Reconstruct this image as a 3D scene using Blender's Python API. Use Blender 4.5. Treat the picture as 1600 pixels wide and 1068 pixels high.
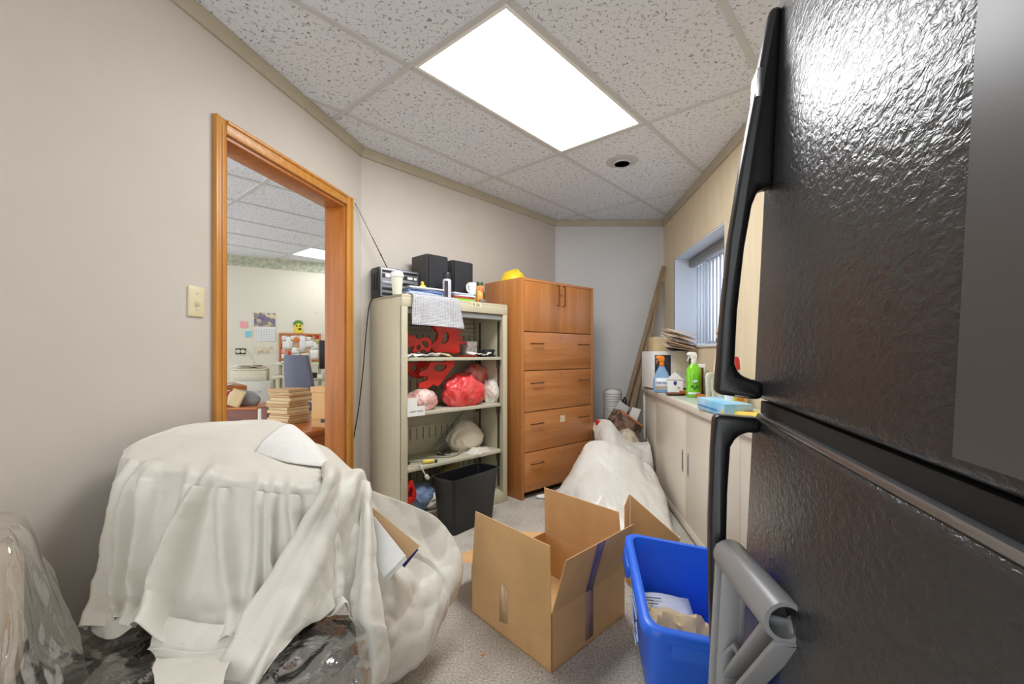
import bpy, bmesh, math, random
from mathutils import Vector, Matrix, noise
random.seed(7)
for _o in list(bpy.data.objects): bpy.data.objects.remove(_o)
SC = bpy.context.scene
COL = SC.collection

# ------------------------------------------------------------------ camera
F, V0, H, CEIL = 702.0, 552.0, 1.10, 2.435      # focal length in pixels, horizon row, eye height, ceiling
cam_d = bpy.data.cameras.new('camera'); cam = bpy.data.objects.new('camera', cam_d); COL.objects.link(cam)
cam_d.sensor_width = 36.0; cam_d.lens = F / 1600 * 36.0
cam_d.shift_y = (V0 - 534.0) / 1600.0
cam_d.clip_start = 0.02
cam.location = (0, 0, H); cam.rotation_euler = (math.pi / 2, 0, 0)
SC.camera = cam

# ------------------------------------------------------------------ world: even overcast sky
w = bpy.data.worlds.new('overcast_sky'); SC.world = w; w.use_nodes = True
w.node_tree.nodes['Background'].inputs[0].default_value = (0.93, 0.965, 1.0, 1)
w.node_tree.nodes['Background'].inputs[1].default_value = 2.0
LAMP = 16.5                                        # radiance of the fluorescent diffusers
SC.view_settings.view_transform = 'Standard'; SC.view_settings.look = 'None'
SC.view_settings.gamma = 1.0; SC.view_settings.use_curve_mapping = False
SC.view_settings.exposure = 0.28

# ------------------------------------------------------------------ materials
def lin(c):
    return tuple(((x / 255) / 12.92 if x / 255 <= .04045 else ((x / 255 + .055) / 1.055) ** 2.4) for x in c[:3]) + (1,)
class NT:
    def __init__(s, name):
        s.m = bpy.data.materials.new(name); s.m.use_nodes = True
        s.t = s.m.node_tree; s.b = s.t.nodes['Principled BSDF']; s.out = s.t.nodes['Material Output']
        s.tc = s.t.nodes.new('ShaderNodeTexCoord')
    def n(s, k, **kw):
        x = s.t.nodes.new(k)
        for a, b in kw.items():
            if a.startswith('i_'): x.inputs[a[2:].replace('_', ' ')].default_value = b
            else: setattr(x, a, b)
        return x
    def l(s, a, b): s.t.links.new(a, b)
    def coord(s, scale=(1, 1, 1), src='Object', rot=(0, 0, 0)):
        mp = s.n('ShaderNodeMapping'); mp.inputs['Scale'].default_value = scale; mp.inputs['Rotation'].default_value = rot
        s.l(s.tc.outputs[src], mp.inputs[0]); return mp.outputs[0]
    def noise(s, scale, detail=3, vec=None, rough=.5, dist=0):
        x = s.n('ShaderNodeTexNoise'); x.inputs['Scale'].default_value = scale; x.inputs['Detail'].default_value = detail
        x.inputs['Roughness'].default_value = rough; x.inputs['Distortion'].default_value = dist
        s.l(vec if vec is not None else s.tc.outputs['Object'], x.inputs['Vector']); return x.outputs[0]
    def ramp(s, fac, stops):
        r = s.n('ShaderNodeValToRGB'); e = r.color_ramp.elements
        e[0].position, e[0].color = stops[0][0], stops[0][1]; e[1].position, e[1].color = stops[-1][0], stops[-1][1]
        for p, c in stops[1:-1]:
            q = e.new(p); q.color = c
        s.l(fac, r.inputs[0]); return r.outputs[0]
    def mix(s, fac, a, b, mode='MIX'):
        x = s.n('ShaderNodeMix', data_type='RGBA', blend_type=mode)
        for sock, v in ((x.inputs[0], fac), (x.inputs[6], a), (x.inputs[7], b)):
            if hasattr(v, 'links'): s.l(v, sock)
            else: sock.default_value = v
        return x.outputs[2]
    def math(s, op, a, b=0.0, clamp=False):
        x = s.n('ShaderNodeMath', operation=op, use_clamp=clamp)
        for i, v in enumerate((a, b)):
            if hasattr(v, 'links'): s.l(v, x.inputs[i])
            else: x.inputs[i].default_value = v
        return x.outputs[0]
    def bump(s, h, strength=.3, dist=.01):
        x = s.n('ShaderNodeBump'); x.inputs['Strength'].default_value = strength; x.inputs['Distance'].default_value = dist
        s.l(h, x.inputs['Height']); s.l(x.outputs[0], s.b.inputs['Normal']); return x
    def color(s, v):
        if hasattr(v, 'links'): s.l(v, s.b.inputs['Base Color'])
        else: s.b.inputs['Base Color'].default_value = v
def mat(name, c, rough=.6, metal=0., var=.06, vscale=6., bump=0., bscale=60., bdist=.004, spec=.5, trans=0., alpha=1., coat=0., c2=None):
    t = NT(name); b = t.b
    b.inputs['Roughness'].default_value = rough; b.inputs['Metallic'].default_value = metal
    b.inputs['Specular IOR Level'].default_value = spec
    if coat: b.inputs['Coat Weight'].default_value = coat; b.inputs['Coat Roughness'].default_value = .15
    k = lin(c)
    if c2: lo = lin(c2)
    else: lo = tuple(x * (1 - var * 2) for x in k[:3]) + (1,)
    if var or c2:
        n = t.noise(vscale, 4)
        t.color(t.ramp(n, [(.35, lo), (.65, k)]))
    else: t.color(k)
    if bump: t.bump(t.noise(bscale, 4), bump, bdist)
    if trans: b.inputs['Transmission Weight'].default_value = trans
    if alpha < 1: b.inputs['Alpha'].default_value = alpha
    return t.m
def wood(name, c1, c2, axis=2, scale=1., rough=.4, c3=None, coat=.15):
    t = NT(name); sc = [22 * scale] * 3; sc[axis] = 1.1 * scale
    v = t.coord(tuple(sc)); n1 = t.noise(1.6, 5, v, .6, .6)
    sc2 = [90 * scale] * 3; sc2[axis] = 2.5 * scale
    n2 = t.noise(2.0, 3, t.coord(tuple(sc2)))
    col = t.ramp(n1, [(.3, lin(c2)), (.5, lin(c3 or c1)), (.7, lin(c1))])
    col = t.mix(t.math('MULTIPLY', t.ramp(n2, [(.45, (1, 1, 1, 1)), (.6, (0, 0, 0, 1))]), .35), col, lin(c2))
    t.color(col); t.b.inputs['Roughness'].default_value = rough
    t.b.inputs['Coat Weight'].default_value = coat; t.b.inputs['Coat Roughness'].default_value = .25
    t.bump(n2, .08, .002); return t.m
def emit(name, c, s):
    t = NT(name); t.color((0.8, 0.8, 0.8, 1)); t.b.inputs['Emission Color'].default_value = lin(c); t.b.inputs['Emission Strength'].default_value = s
    return t.m
def film(name, tint=(235, 232, 225), haze=.12, bscale=14., strength=.6, rough=.12):
    """thin clear plastic: see-through with sharp creased highlights and a little milk"""
    t = NT(name); tr = t.n('ShaderNodeBsdfTransparent'); tr.inputs[0].default_value = lin(tint)
    gl = t.n('ShaderNodeBsdfGlossy'); gl.inputs['Roughness'].default_value = rough
    df = t.n('ShaderNodeBsdfDiffuse'); df.inputs[0].default_value = lin((225, 222, 215))
    nz = t.noise(bscale, 5, None, .6, .8); bp = t.n('ShaderNodeBump'); bp.inputs['Strength'].default_value = strength; bp.inputs['Distance'].default_value = .02
    t.l(nz, bp.inputs['Height']); t.l(bp.outputs[0], gl.inputs['Normal']); t.l(bp.outputs[0], df.inputs['Normal'])
    fr = t.n('ShaderNodeLayerWeight'); fr.inputs[0].default_value = .35; t.l(bp.outputs[0], fr.inputs['Normal'])
    m1 = t.n('ShaderNodeMixShader'); m1.inputs[0].default_value = haze; t.l(tr.outputs[0], m1.inputs[1]); t.l(df.outputs[0], m1.inputs[2])
    m2 = t.n('ShaderNodeMixShader'); t.l(t.math('MULTIPLY', fr.outputs['Fresnel'], .36, True), m2.inputs[0]); t.l(m1.outputs[0], m2.inputs[1]); t.l(gl.outputs[0], m2.inputs[2])
    t.l(m2.outputs[0], t.out.inputs[0]); return t.m

# ------------------------------------------------------------------ geometry helpers
def P(u, v, Y): return Vector(((u - 800) / F * Y, Y, H - (v - V0) / F * Y))    # what the camera sees at (u, v) on the plane y = Y
def T(x=0, y=0, z=0): return Matrix.Translation((x, y, z))
def R(a, ax='Z'): return Matrix.Rotation(a, 4, ax)
def frame(o, ax, ay):                            # matrix with local x along ax, local y along ay
    ax = Vector(ax).normalized(); az = ax.cross(Vector(ay)).normalized(); ay = az.cross(ax)
    m = Matrix((ax, ay, az)).transposed().to_4x4(); m.translation = Vector(o); return m
class MB:
    def __init__(s): s.v = []; s.f = []
    def add(s, vs, fs, M=None):
        o = len(s.v); s.v += [(M @ Vector(x)) if M is not None else Vector(x) for x in vs]
        s.f += [tuple(i + o for i in f) for f in fs]; return s
    def box(s, lo, hi, M=None):
        (a, b, c), (d, e, f) = lo, hi
        return s.add([(a,b,c),(d,b,c),(d,e,c),(a,e,c),(a,b,f),(d,b,f),(d,e,f),(a,e,f)],
                     [(3,2,1,0),(4,5,6,7),(0,1,5,4),(1,2,6,5),(2,3,7,6),(3,0,4,7)], M)
    def frustum(s, lo, hi, z0, z1, M=None):      # lo/hi: (x0,y0,x1,y1) at z0 and at z1
        a, b = lo, hi
        return s.add([(a[0],a[1],z0),(a[2],a[1],z0),(a[2],a[3],z0),(a[0],a[3],z0),(b[0],b[1],z1),(b[2],b[1],z1),(b[2],b[3],z1),(b[0],b[3],z1)],
                     [(3,2,1,0),(4,5,6,7),(0,1,5,4),(1,2,6,5),(2,3,7,6),(3,0,4,7)], M)
    def prism(s, poly, z0, z1, M=None):
        n = len(poly)
        a = sum(poly[i][0] * poly[(i+1) % n][1] - poly[(i+1) % n][0] * poly[i][1] for i in range(n))
        if a < 0: poly = poly[::-1]
        vs = [(x, y, z0) for x, y in poly] + [(x, y, z1) for x, y in poly]
        fs = [tuple(range(n))[::-1], tuple(range(n, 2 * n))] + [(i, (i+1) % n, n + (i+1) % n, n + i) for i in range(n)]
        return s.add(vs, fs, M)
    def tube(s, pts, r, n=8, M=None, cap=True, closed=False):
        pts = [Vector(p) for p in pts]; m = len(pts); vs = []; fs = []
        rr = r if isinstance(r, (list, tuple)) else [r] * m
        d0 = (pts[1] - pts[0]).normalized(); ref = Vector((0, 0, 1)) if abs(d0.z) < .9 else Vector((1, 0, 0))
        for i, p in enumerate(pts):
            a = pts[(i - 1) % m] if (closed or i) else p; b = pts[(i + 1) % m] if (closed or i < m - 1) else p
            d = (b - a).normalized() if (b - a).length > 1e-9 else d0
            x = ref - d * ref.dot(d); x = x.normalized() if x.length > 1e-6 else d.orthogonal().normalized(); ref = x; y = d.cross(x)
            for k in range(n):
                t = 2 * math.pi * k / n; vs.append(p + (x * math.cos(t) + y * math.sin(t)) * rr[i])
        for i in range(m if closed else m - 1):
            j = (i + 1) % m
            for k in range(n): q = (k + 1) % n; fs.append((i*n+k, i*n+q, j*n+q, j*n+k))
        if cap and not closed: fs += [tuple(range(n))[::-1], tuple(range((m-1)*n, m*n))]
        return s.add(vs, fs, M)
    def lathe(s, prof, n=24, M=None, sx=1., sy=1.):   # prof: (radius, z) bottom to top
        vs = []; fs = []
        for r, z in prof:
            for k in range(n): t = 2 * math.pi * k / n; vs.append((r * math.cos(t) * sx, r * math.sin(t) * sy, z))
        for i in range(len(prof) - 1):
            for k in range(n): q = (k + 1) % n; fs.append((i*n+k, i*n+q, (i+1)*n+q, (i+1)*n+k))
        if prof[0][0] > 1e-5: fs.append(tuple(range(n))[::-1])
        if prof[-1][0] > 1e-5: fs.append(tuple(range((len(prof)-1)*n, len(prof)*n)))
        return s.add(vs, fs, M)
    def grid(s, rows, M=None):
        h, wd = len(rows), len(rows[0])
        return s.add([p for r in rows for p in r], [(i*wd+j, i*wd+j+1, (i+1)*wd+j+1, (i+1)*wd+j) for i in range(h-1) for j in range(wd-1)], M)
    def build(s, name, m, parent=None, bevel=0, seg=2, angle=35, base=False, solid=0, sub=0, both=False):
        bm = bmesh.new(); vs = [bm.verts.new(v) for v in s.v]
        for f in s.f:
            try: bm.faces.new([vs[i] for i in f])
            except ValueError: pass
        bmesh.ops.remove_doubles(bm, verts=bm.verts, dist=1e-6)
        if bevel:
            bm.normal_update()
            ed = [e for e in bm.edges if len(e.link_faces) == 2 and e.calc_face_angle(0) > math.radians(30)]
            bmesh.ops.bevel(bm, geom=ed, offset=bevel, segments=seg, affect='EDGES', profile=.5, clamp_overlap=True)
        bm.normal_update()
        for f in bm.faces: f.smooth = True
        for e in bm.edges:
            e.smooth = not (len(e.link_faces) == 2 and e.calc_face_angle(0) > math.radians(angle))
        off = Vector()
        if base and bm.verts:                    # origin at the middle of the base
            xs = [v.co for v in bm.verts]
            off = Vector(((min(c.x for c in xs) + max(c.x for c in xs)) / 2, (min(c.y for c in xs) + max(c.y for c in xs)) / 2, min(c.z for c in xs)))
            for v in bm.verts: v.co -= off
        me = bpy.data.meshes.new(name); bm.to_mesh(me); bm.free()
        ms = m if isinstance(m, (list, tuple)) else [m]
        for x in ms: me.materials.append(x)
        o = bpy.data.objects.new(name, me); COL.objects.link(o); o.location = off
        if parent is not None: o.parent = parent
        if solid: md = o.modifiers.new('thickness', 'SOLIDIFY'); md.thickness = solid; md.offset = 0
        if sub: md = o.modifiers.new('smooth', 'SUBSURF'); md.levels = sub; md.render_levels = sub
        return o
def box(name, lo, hi, m, parent=None, bevel=.003, M=None, **k): return MB().box(lo, hi, M).build(name, m, parent, bevel, **k)
def tag(o, label=None, cat=None, group=None, kind=None):
    if label: o['label'] = label
    if cat: o['category'] = cat
    if group: o['group'] = group
    if kind: o['kind'] = kind
    return o
def thing(name, label, cat, loc=(0, 0, 0), rot=0., group=None, M=None):
    o = bpy.data.objects.new(name, None); COL.objects.link(o); o.empty_display_size = .05
    if M is not None: o.matrix_world = M
    else: o.location = loc; o.rotation_euler = (0, 0, rot)
    return tag(o, label, cat, group)
def struct(o): o['kind'] = 'structure'; return o
def text(name, s, size, M, m, parent=None, depth=.0004):
    cu = bpy.data.curves.new(name, 'FONT'); cu.body = s; cu.size = size; cu.align_x = 'CENTER'; cu.align_y = 'CENTER'; cu.extrude = depth; cu.resolution_u = 3
    tmp = bpy.data.objects.new(name, cu); COL.objects.link(tmp)
    me = bpy.data.meshes.new_from_object(tmp.evaluated_get(bpy.context.evaluated_depsgraph_get()))
    bpy.data.objects.remove(tmp); me.transform(M); me.materials.clear(); me.materials.append(m)
    o = bpy.data.objects.new(name, me); COL.objects.link(o)
    if parent is not None: o.parent = parent
    return o
def cr(p, t):                                    # Catmull-Rom through a list of vectors, t in 0..1
    n = len(p) - 1; x = min(max(t * n, 0), n - 1e-9); i = int(x); f = x - i
    a, b, c, d = p[max(i-1, 0)], p[i], p[i+1], p[min(i+2, n)]
    return .5 * ((2*b) + (c-a)*f + (2*a-5*b+4*c-d)*f*f + (3*b-a-3*c+d)*f**3)
def patch(net, nu, nv):                          # net: rows of control points -> smooth grid of nv rows by nu columns
    cols = [[cr(r, j / (nu - 1)) for j in range(nu)] for r in net]
    return [[cr([c[j] for c in cols], i / (nv - 1)) for j in range(nu)] for i in range(nv)]
def push(g, fn):                                 # displace a grid along its normals by fn(point, s, t)
    h, wd = len(g), len(g[0]); out = []
    for i in range(h):
        row = []
        for j in range(wd):
            a = g[i][min(j+1, wd-1)] - g[i][max(j-1, 0)]; b = g[min(i+1, h-1)][j] - g[max(i-1, 0)][j]
            n = a.cross(b); n = n.normalized() if n.length > 1e-12 else Vector((0, 0, 1))
            row.append(g[i][j] + n * fn(g[i][j], j / (wd-1), i / (h-1)))
        out.append(row)
    return out
def fbm(p, sc, seed=0): return noise.fractal(Vector((p[0]*sc + seed*7.3, p[1]*sc - seed*3.1, p[2]*sc + seed)), 1.0, 2.0, 4)
def ridge(p, sc, seed=0):
    q = Vector((p[0]*sc + seed*5.7, p[1]*sc + seed*2.9, p[2]*sc - seed*1.3))
    return 1 - abs(noise.noise(q)) * 2 - abs(noise.noise(q * 2.3)) * .8
def blob(c, r, seed, amp=.12, rsc=3., lvl=4, flat=.0, M=None, top=None):
    bm = bmesh.new(); bmesh.ops.create_icosphere(bm, subdivisions=lvl, radius=1)
    vs = []
    for v in bm.verts:
        n = v.co.copy(); k = 1 + amp * (ridge((n.x, n.y, n.z * .6), rsc, seed) - .3) + amp * .22 * ridge((n.x * 1.6, n.y, n.z), rsc * 2.7, seed + 3)
        q = Vector((n.x * r[0] * k, n.y * r[1] * k, n.z * r[2] * k))
        if q.z < -r[2] * (1 - flat): q.z = -r[2] * (1 - flat)
        if top: q = top(q, n)
        vs.append(q + Vector(c))
    fs = [tuple(v.index for v in f.verts) for f in bm.faces]; bm.free()
    return MB().add(vs, fs, M)
# ================================================================== MATERIALS OF THE ROOM
def paint(name, c, c2, streak=False, spec=.3):
    t = NT(name); v = t.coord((1, 1, .12) if streak else (1, 1, 1))
    n = t.noise(9. if streak else 1.7, 5, v, .6)
    t.color(t.ramp(n, [(.3, lin(c2)), (.7, lin(c))])); t.b.inputs['Roughness'].default_value = .62; t.b.inputs['Specular IOR Level'].default_value = spec
    t.bump(t.noise(220, 2), .06, .002); return t.m
m_wall_l = paint('wall_paint_warm', (206, 199, 189), (200, 191, 181))
m_wall_b = paint('wall_paint_cool', (212, 211, 210), (206, 205, 203))
m_wall_r = paint('wall_paint_cream', (228, 212, 182), (216, 199, 168), True)
m_reveal = paint('window_reveal_paint', (222, 226, 233), (216, 221, 229))
m_trim = mat('crown_paint', (186, 176, 154), .5, var=.05)
def carpet():
    t = NT('carpet_pile'); a = t.noise(130, 4, None, .7); b = t.noise(5, 4); c = t.noise(70, 2)
    col = t.ramp(a, [(.3, lin((124, 114, 102))), (.5, lin((188, 181, 170))), (.68, lin((220, 214, 204)))])
    col = t.mix(t.math('MULTIPLY', t.ramp(b, [(.35, (1, 1, 1, 1)), (.6, (0, 0, 0, 1))]), .35), col, lin((140, 130, 115)))
    st = t.ramp(t.noise(9, 3, None, .5), [(.66, (0, 0, 0, 1)), (.74, (1, 1, 1, 1))])
    col = t.mix(t.math('MULTIPLY', st, .3), col, lin((96, 84, 70)))
    t.color(col); t.b.inputs['Roughness'].default_value = .95; t.b.inputs['Specular IOR Level'].default_value = .1
    t.bump(t.math('ADD', a, c), .5, .006); return t.m
m_carpet = carpet()
def fissure():
    t = NT('mineral_fibre_tile'); v = t.coord((1, 1, 1), rot=(0, 0, .72))
    n = t.noise(42, 2, v, .5, .6); g = t.noise(50, 1, t.coord((1, 1, 1)))
    line = t.ramp(t.math('ABSOLUTE', t.math('SUBTRACT', n, .5)), [(.012, (1, 1, 1, 1)), (.034, (0, 0, 0, 1))])
    gate = t.ramp(g, [(.52, (0, 0, 0, 1)), (.58, (1, 1, 1, 1))])
    pin = t.ramp(t.noise(170, 1), [(.27, (1, 1, 1, 1)), (.31, (0, 0, 0, 1))])
    mk = t.math('MAXIMUM', t.math('MULTIPLY', line, gate), t.math('MULTIPLY', pin, .6))
    t.color(t.mix(t.math('MULTIPLY', mk, .78), lin((230, 233, 240)), lin((70, 70, 72))))
    t.b.inputs['Roughness'].default_value = .9; t.b.inputs['Specular IOR Level'].default_value = .1
    t.bump(t.math('SUBTRACT', t.math('MULTIPLY', t.noise(300, 2), .15), mk), .35, .004); return t.m
m_tile = fissure()
m_tbar = mat('painted_grid_metal', (206, 206, 206), .45, var=.02)
m_oak = wood('golden_oak', (216, 156, 72), (184, 120, 44), 2, c3=(202, 138, 56))
m_oakh = wood('golden_oak_head', (216, 156, 72), (184, 120, 44), 1, c3=(202, 138, 56))
m_oakj = wood('oak_jamb_red', (192, 118, 42), (156, 88, 28), 2, c3=(178, 104, 36))
m_white = mat('white_enamel', (236, 236, 232), .35, var=.01)

# ================================================================== ROOM SHELL
NL, BEND, E2, E3, NR = (-1.872, -1.5), (-.985, 2.935), (.438, 4.54), (1.536, 4.549), (1.0705, -1.5)
def wall_frame(a, b): return frame((a[0], a[1], 0), (b[0]-a[0], b[1]-a[1], 0), (-(b[1]-a[1]), b[0]-a[0], 0)), math.hypot(b[0]-a[0], b[1]-a[1])
def clip(poly, a, b):                            # keep the part of poly on the right of a->b
    out = []; n = len(poly)
    sd = lambda p: -((b[0]-a[0]) * (p[1]-a[1]) - (b[1]-a[1]) * (p[0]-a[0]))
    for i in range(n):
        p, q = poly[i], poly[(i+1) % n]; s, t = sd(p), sd(q)
        if s >= 0: out.append(p)
        if s * t < 0: k = s / (s - t); out.append((p[0] + (q[0]-p[0]) * k, p[1] + (q[1]-p[1]) * k))
    return out
ROOM = [NL, BEND, E2, E3, NR]
floor = struct(MB().prism([(-5, -1.5), (1.6, -1.5), (1.9, 4.9), (-1.5, 7.6), (-5.4, 5.6)], -.06, 0).build('floor', m_carpet))
ft = .3048; GU = (math.sin(.7174), math.cos(.7174)); GV = (math.cos(.7174), -math.sin(.7174))
def gp(a, b, o): return (o[0] + (a*GU[0] + b*GV[0]) * ft, o[1] + (a*GU[1] + b*GV[1]) * ft)
def ceiling(name, poly, o, ra, rb, lights):
    slab = struct(MB().prism(poly, CEIL + .03, CEIL + .12).build(name, m_tbar))
    n = len(poly)
    def cut(p):
        for i in range(n): p = clip(p, poly[i], poly[(i+1) % n])
        return p
    for a in range(ra[0], ra[1], 4):
        for b in range(rb[0], rb[1], 2):
            if (a, b) in lights: continue
            g = .012 / ft
            p = cut([gp(a+g, b+g, o), gp(a+4-g, b+g, o), gp(a+4-g, b+2-g, o), gp(a+g, b+2-g, o)])
            if len(p) > 2 and abs(sum(p[i][0]*p[(i+1) % len(p)][1] - p[(i+1) % len(p)][0]*p[i][1] for i in range(len(p)))) > .02:
                MB().prism(p, CEIL + .007, CEIL + .022).build('ceiling_tile', m_tile, slab)
    def bar(a0, b0, a1, b1):
        hw = .013 / ft
        if a0 == a1: q = [gp(a0-hw, b0, o), gp(a0+hw, b0, o), gp(a0+hw, b1, o), gp(a0-hw, b1, o)]
        else: q = [gp(a0, b0-hw, o), gp(a1, b0-hw, o), gp(a1, b0+hw, o), gp(a0, b0+hw, o)]
        q = cut(q)
        if len(q) > 2: MB().prism(q, CEIL, CEIL + .03).build('grid_bar', m_tbar, slab)
    for a in range(ra[0], ra[1] + 1, 4): bar(a, rb[0], a, rb[1])
    for b in range(rb[0], rb[1] + 1, 2):
        for a in range(ra[0], ra[1], 4): bar(a + .05, b, a + 3.95, b)
    return slab
OG = (-.480, 2.095)
ceil = ceiling('ceiling', ROOM, OG, (-16, 12), (-8, 12), {(0, 0)})
# --- left wall with the doorway
m, Lw = wall_frame(NL, BEND); D0, D1, DH, WT = 3.436, 4.342, 2.012, .12
wl = MB().box((-.02, 0, 0), (D0, WT, CEIL + .1), m).box((D1, 0, 0), (Lw, WT, CEIL + .1), m).box((D0, 0, DH), (D1, WT, CEIL + .1), m).build('wall_left', m_wall_l); struct(wl)
dc = bpy.data.objects.new('door_1', None); COL.objects.link(dc); dc.matrix_world = m; struct(dc)
cw = .058
def casing(x0, x1, z0, z1, y0, y1, mm, nm='casing'):   # a moulded board: flat back, a raised outer band and a bead
    return box(nm, (x0, y0, z0), (x1, y1, z1), mm, dc, .004)
for x0, x1, xo in ((D0 - cw, D0, D0 - cw), (D1, D1 + cw, D1 + cw - .016)):
    casing(x0, x1, 0, DH + cw, -.014, 0, m_oak); casing(xo, xo + .016, 0, DH + cw, -.021, -.012, m_oak, 'casing_bead')
    box('casing_groove', ((x0 + x1) / 2 + .004, -.017, 0), ((x0 + x1) / 2 + .012, -.012, DH + cw * .5), m_oak, dc, .002)
casing(D0, D1, DH, DH + cw, -.014, 0, m_oakh, 'head_casing'); casing(D0, D1, DH + cw - .016, DH + cw, -.021, -.012, m_oakh, 'head_bead')
box('jamb', (D0, 0, 0), (D0 + .018, WT + .012, DH), m_oakj, dc); box('jamb', (D1 - .018, 0, 0), (D1, WT + .012, DH), m_oakj, dc)
box('head_jamb', (D0, 0, DH - .018), (D1, WT + .012, DH), m_oakj, dc)
# --- angled wall, back wall
m2, L2 = wall_frame(BEND, E2); wa = struct(MB().box((0, 0, 0), (L2, .12, CEIL + .1), m2).build('wall_angled', m_wall_l))
m3, L3 = wall_frame(E2, E3); wb = struct(MB().box((0, 0, 0), (L3, .12, CEIL + .1), m3).build('wall_back', m_wall_b))
# --- right wall with the window recess
m4, L4 = wall_frame(E3, NR); W0, W1, WZ0, WZ1, WD = .365, 1.559, 1.15, 1.98, .34
wr = struct(MB().box((-.0, 0, 0), (W0, WD, CEIL + .1), m4).box((W1, 0, 0), (L4, WD, CEIL + .1), m4).box((W0, 0, 0), (W1, WD, WZ0), m4)
            .box((W0, 0, WZ1), (W1, WD, CEIL + .1), m4).build('wall_right', m_wall_r))
for i, (fm, ln) in enumerate(((m, Lw), (m2, L2), (m3, L3), (m4, L4))):       # crown moulding, one length for each wall
    prof = [(0, 0), (-.012, 0), (-.016, .012), (-.02, .03), (-.03, .045), (-.03, .055), (0, .055)]
    x0, x1 = -.0, ln
    pr = MB(); k = fm @ Matrix(((0, 0, 1, 0), (1, 0, 0, 0), (0, 1, 0, CEIL - .05), (0, 0, 0, 1)))
    struct(pr.prism(prof, x0, x1, k).build('trim_%d' % (i + 1), m_trim, angle=50))
win = bpy.data.objects.new('window_1', None); COL.objects.link(win); win.matrix_world = m4; struct(win)
t_ = .012
box('reveal', (W0, .004, WZ0), (W0 + t_, WD, WZ1), m_reveal, win, 0); box('reveal', (W1 - t_, .004, WZ0), (W1, WD, WZ1), m_reveal, win, 0)
box('head_reveal', (W0, .004, WZ1 - t_), (W1, WD, WZ1), m_reveal, win, 0); box('window_sill', (W0, -.015, WZ0), (W1, WD, WZ0 + .018), m_reveal, win)
m_alu = mat('white_window_frame', (214, 216, 218), .4, var=.02); fy = WD - .05
for a, b in (((W0 + t_, WZ0 + .018), (W0 + .05, WZ1 - t_)), ((W1 - .05, WZ0 + .018), (W1 - t_, WZ1 - t_)), ((W0 + .05, WZ0 + .018), (W1 - .05, WZ0 + .06)), ((W0 + .05, WZ1 - .05), (W1 - .05, WZ1 - t_)), (((W0+W1)/2 - .02, WZ0 + .06), ((W0+W1)/2 + .02, WZ1 - .05))):
    box('window_frame', (a[0], fy, a[1]), (b[0], WD, b[1]), m_alu, win)
gt = NT('window_glass'); tr = gt.n('ShaderNodeBsdfTransparent'); gl = gt.n('ShaderNodeBsdfGlossy'); gl.inputs['Roughness'].default_value = .02
mx = gt.n('ShaderNodeMixShader'); mx.inputs[0].default_value = .06; gt.l(tr.outputs[0], mx.inputs[1]); gt.l(gl.outputs[0], mx.inputs[2]); gt.l(mx.outputs[0], gt.out.inputs[0]); m_glass = gt.m
for x0, x1 in ((W0 + .05, (W0+W1)/2 - .02), ((W0+W1)/2 + .02, W1 - .05)): box('window_pane', (x0, fy + .02, WZ0 + .06), (x1, fy + .026, WZ1 - .05), m_glass, win, 0)
# vertical blind
bl = thing('vertical_blind', 'white vertical blind with grey head rail hanging inside the window recess', 'blind', M=m4)
m_rail = mat('grey_rail', (140, 140, 140), .45, var=.02)
def slatm():
    t = NT('blind_vane'); t.color(lin((226, 230, 236))); t.b.inputs['Roughness'].default_value = .5
    tl = t.n('ShaderNodeBsdfTranslucent'); tl.inputs[0].default_value = lin((232, 240, 250)); mx = t.n('ShaderNodeMixShader'); mx.inputs[0].default_value = .8
    t.l(t.b.outputs[0], mx.inputs[1]); t.l(tl.outputs[0], mx.inputs[2]); t.l(mx.outputs[0], t.out.inputs[0]); return t.m
m_vane = slatm()
box('head_rail', (W0 + .015, .13, WZ1 - .085), (W1 - .015, .185, WZ1 - .018), m_rail, bl, .006)
first = None
for i in range(15):
    x = W0 + .06 + i * .077
    if x > W1 - .03: break
    if first is None:
        rows = [[Vector((a - .044, .006 * (1 - (a / .044 - 1) ** 2), z)) for a in (0, .022, .044, .066, .088)] for z in (WZ0 + .04, WZ1 - .09)]
        first = MB().grid(rows).build('vane', m_vane, bl, solid=.0015); o = first
    else: o = first.copy(); COL.objects.link(o); o.parent = bl
    o.location = (x, .195, 0); o.rotation_euler = (0, 0, math.radians(-28))
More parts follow.
